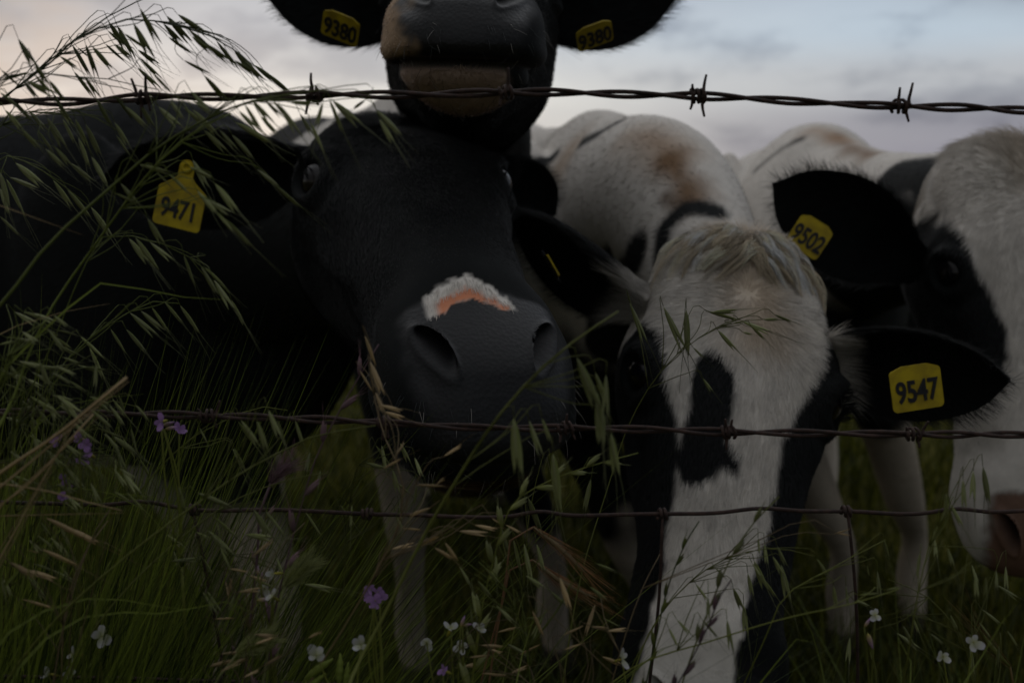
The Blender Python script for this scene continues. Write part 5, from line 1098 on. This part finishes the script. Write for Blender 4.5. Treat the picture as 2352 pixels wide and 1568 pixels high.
flower_plant('yellow stemmed wildflower with two pink tipped buds before the right hoof', [], .72, 7) if False else flower_plant('wildflower stalk with pink tipped buds before the hoof at the right', [(2010, 1412)], .74, 7, buds=[(1992, 1452, 2005, 1490), (1985, 1440, 1999, 1418)], size=.005)
flower_plant('lilac white wildflower in the lower right corner', [(2236, 1474), (2166, 1506)], .74, 8, size=.007)
flower_plant('lilac wildflower hanging just under the lower barbed wire at the left', [(412, 985), (370, 968)], .74, 9, 'lilac', size=.007, buds=[(372, 978, 402, 968), (378, 985, 408, 980)])
def vetch(label, pts, d, seed, foot=.03):
    flower_plant(label, pts, d, seed, 'lilac', foot, size=.0052, name='purple_vetch', cat='vetch')
vetch('purple vetch flower cluster in the middle of the low grass', [(850, 1352), (868, 1358), (846, 1372), (862, 1378), (872, 1372), (856, 1388)], .72, 21)
vetch('purple vetch hanging in the thick clump below the lower barbed wire', [(182, 1005), (198, 1022), (204, 1040), (192, 1060), (128, 1010)], .72, 22)
vetch('purple vetch low in the clump beside the woven wire', [(150, 1098), (152, 1112), (144, 1140)], .72, 23)
vetch('single purple vetch floret near the bottom edge', [(1018, 1538)], .72, 24)

# --- countless grass: turf under the cows, the rank strip along the fence, the clump at the left
def blades(name, label, base, height, lean, width, c0, c1, seed, seg=3):
    r = np.random.default_rng(seed); n = len(base); t = np.linspace(0, 1, seg + 1)[None, :, None]
    ln = np.stack([lean[:, 0], lean[:, 1], np.zeros(n)], 1)
    P = base[:, None] + np.array([0, 0, 1.0]) * (height[:, None, None] * (t - .25 * t ** 2 * np.linalg.norm(ln, axis=1)[:, None, None])) + ln[:, None] * height[:, None, None] * t ** 1.8
    a = r.uniform(0, 2 * math.pi, n); S = np.stack([np.cos(a), np.sin(a), 0 * a], 1)
    w = width[:, None, None] * np.array([.8, 1.0, .7, .0])[None, :, None] if seg == 3 else width[:, None, None] * (1 - t) ** .6
    V = np.stack([P - S[:, None] * w, P + S[:, None] * w], 2).reshape(-1, 3); k = 2 * (seg + 1)
    f = np.array([[2*i, 2*i+1, 2*i+3, 2*i+2] for i in range(seg)]); F = (np.arange(n)[:, None, None] * k + f[None]).reshape(-1, 4)
    mix = r.random((n, 1)) ** 1.5; C = (c0 * (1 - mix) + c1 * mix) * r.uniform(.6, 1.3, (n, 1)); C = np.repeat(C, k, 0)
    o = new_mesh(name, V, F, M['plant']); set_col(o, np.c_[C, np.ones(len(C))]); o['kind'] = 'stuff'; o['label'] = label; return o
r = np.random.default_rng(5)
n = 70000; y = 1.05 + 9 * r.random(n) ** 1.7; x = (r.random(n) - .5) * (y * 1.25 + .5); patch_ = fbm(np.c_[x, y, 0 * x], 1.6, 3, 2)
blades('pasture_grass', 'short dark green grass under the cows', np.c_[x, y, np.zeros(n)], np.clip(.10 + .07 * patch_ + r.normal(0, .03, n), .03, .3), r.normal(0, .35, (n, 2)), np.full(n, .0022) * (1 + .15 * y), np.array([.018, .026, .002]), np.array([.120, .125, .005]), 6)
n = 3000; y = .95 + .65 * r.random(n); x = (r.random(n) - .5) * 2.2; h = .34 + .16 * r.random(n) + .10 * fbm(np.c_[x, y, 0 * x], 3, 2, 4)
blades('tall_grass', 'rank grass just behind the fence', np.c_[x, y, np.zeros(n)], h, r.normal(.05, .28, (n, 2)), np.full(n, .0019), np.array([.016, .026, .004]), np.array([.09, .10, .010]), 7)
n = 1700; y = .58 + .40 * r.random(n); x = (r.random(n) - .5) * 1.3; h = .66 + .20 * r.random(n) + .10 * sstep(-.1, -.4, x) + .08 * fbm(np.c_[x, y, 0 * x], 4, 2, 8)
blades('tall_grass', 'tangle of thin grass growing through the fence', np.c_[x, y, np.zeros(n)], h, r.normal(.12, .34, (n, 2)), np.full(n, .0010), np.array([.016, .028, .004]), np.array([.125, .16, .024]), 8)
n = 4200; y = .60 + .30 * r.random(n); x = -.66 + .36 * r.random(n) ** .8; h = .80 + .36 * r.random(n) * sstep(-.28, -.46, x)
blades('tall_grass', 'thick leaning grass clump at the left end of the fence', np.c_[x, y, np.zeros(n)], h, np.c_[r.normal(.20, .16, n), r.normal(0, .12, n)], np.full(n, .0013), np.array([.018, .034, .005]), np.array([.27, .34, .045]), 9)
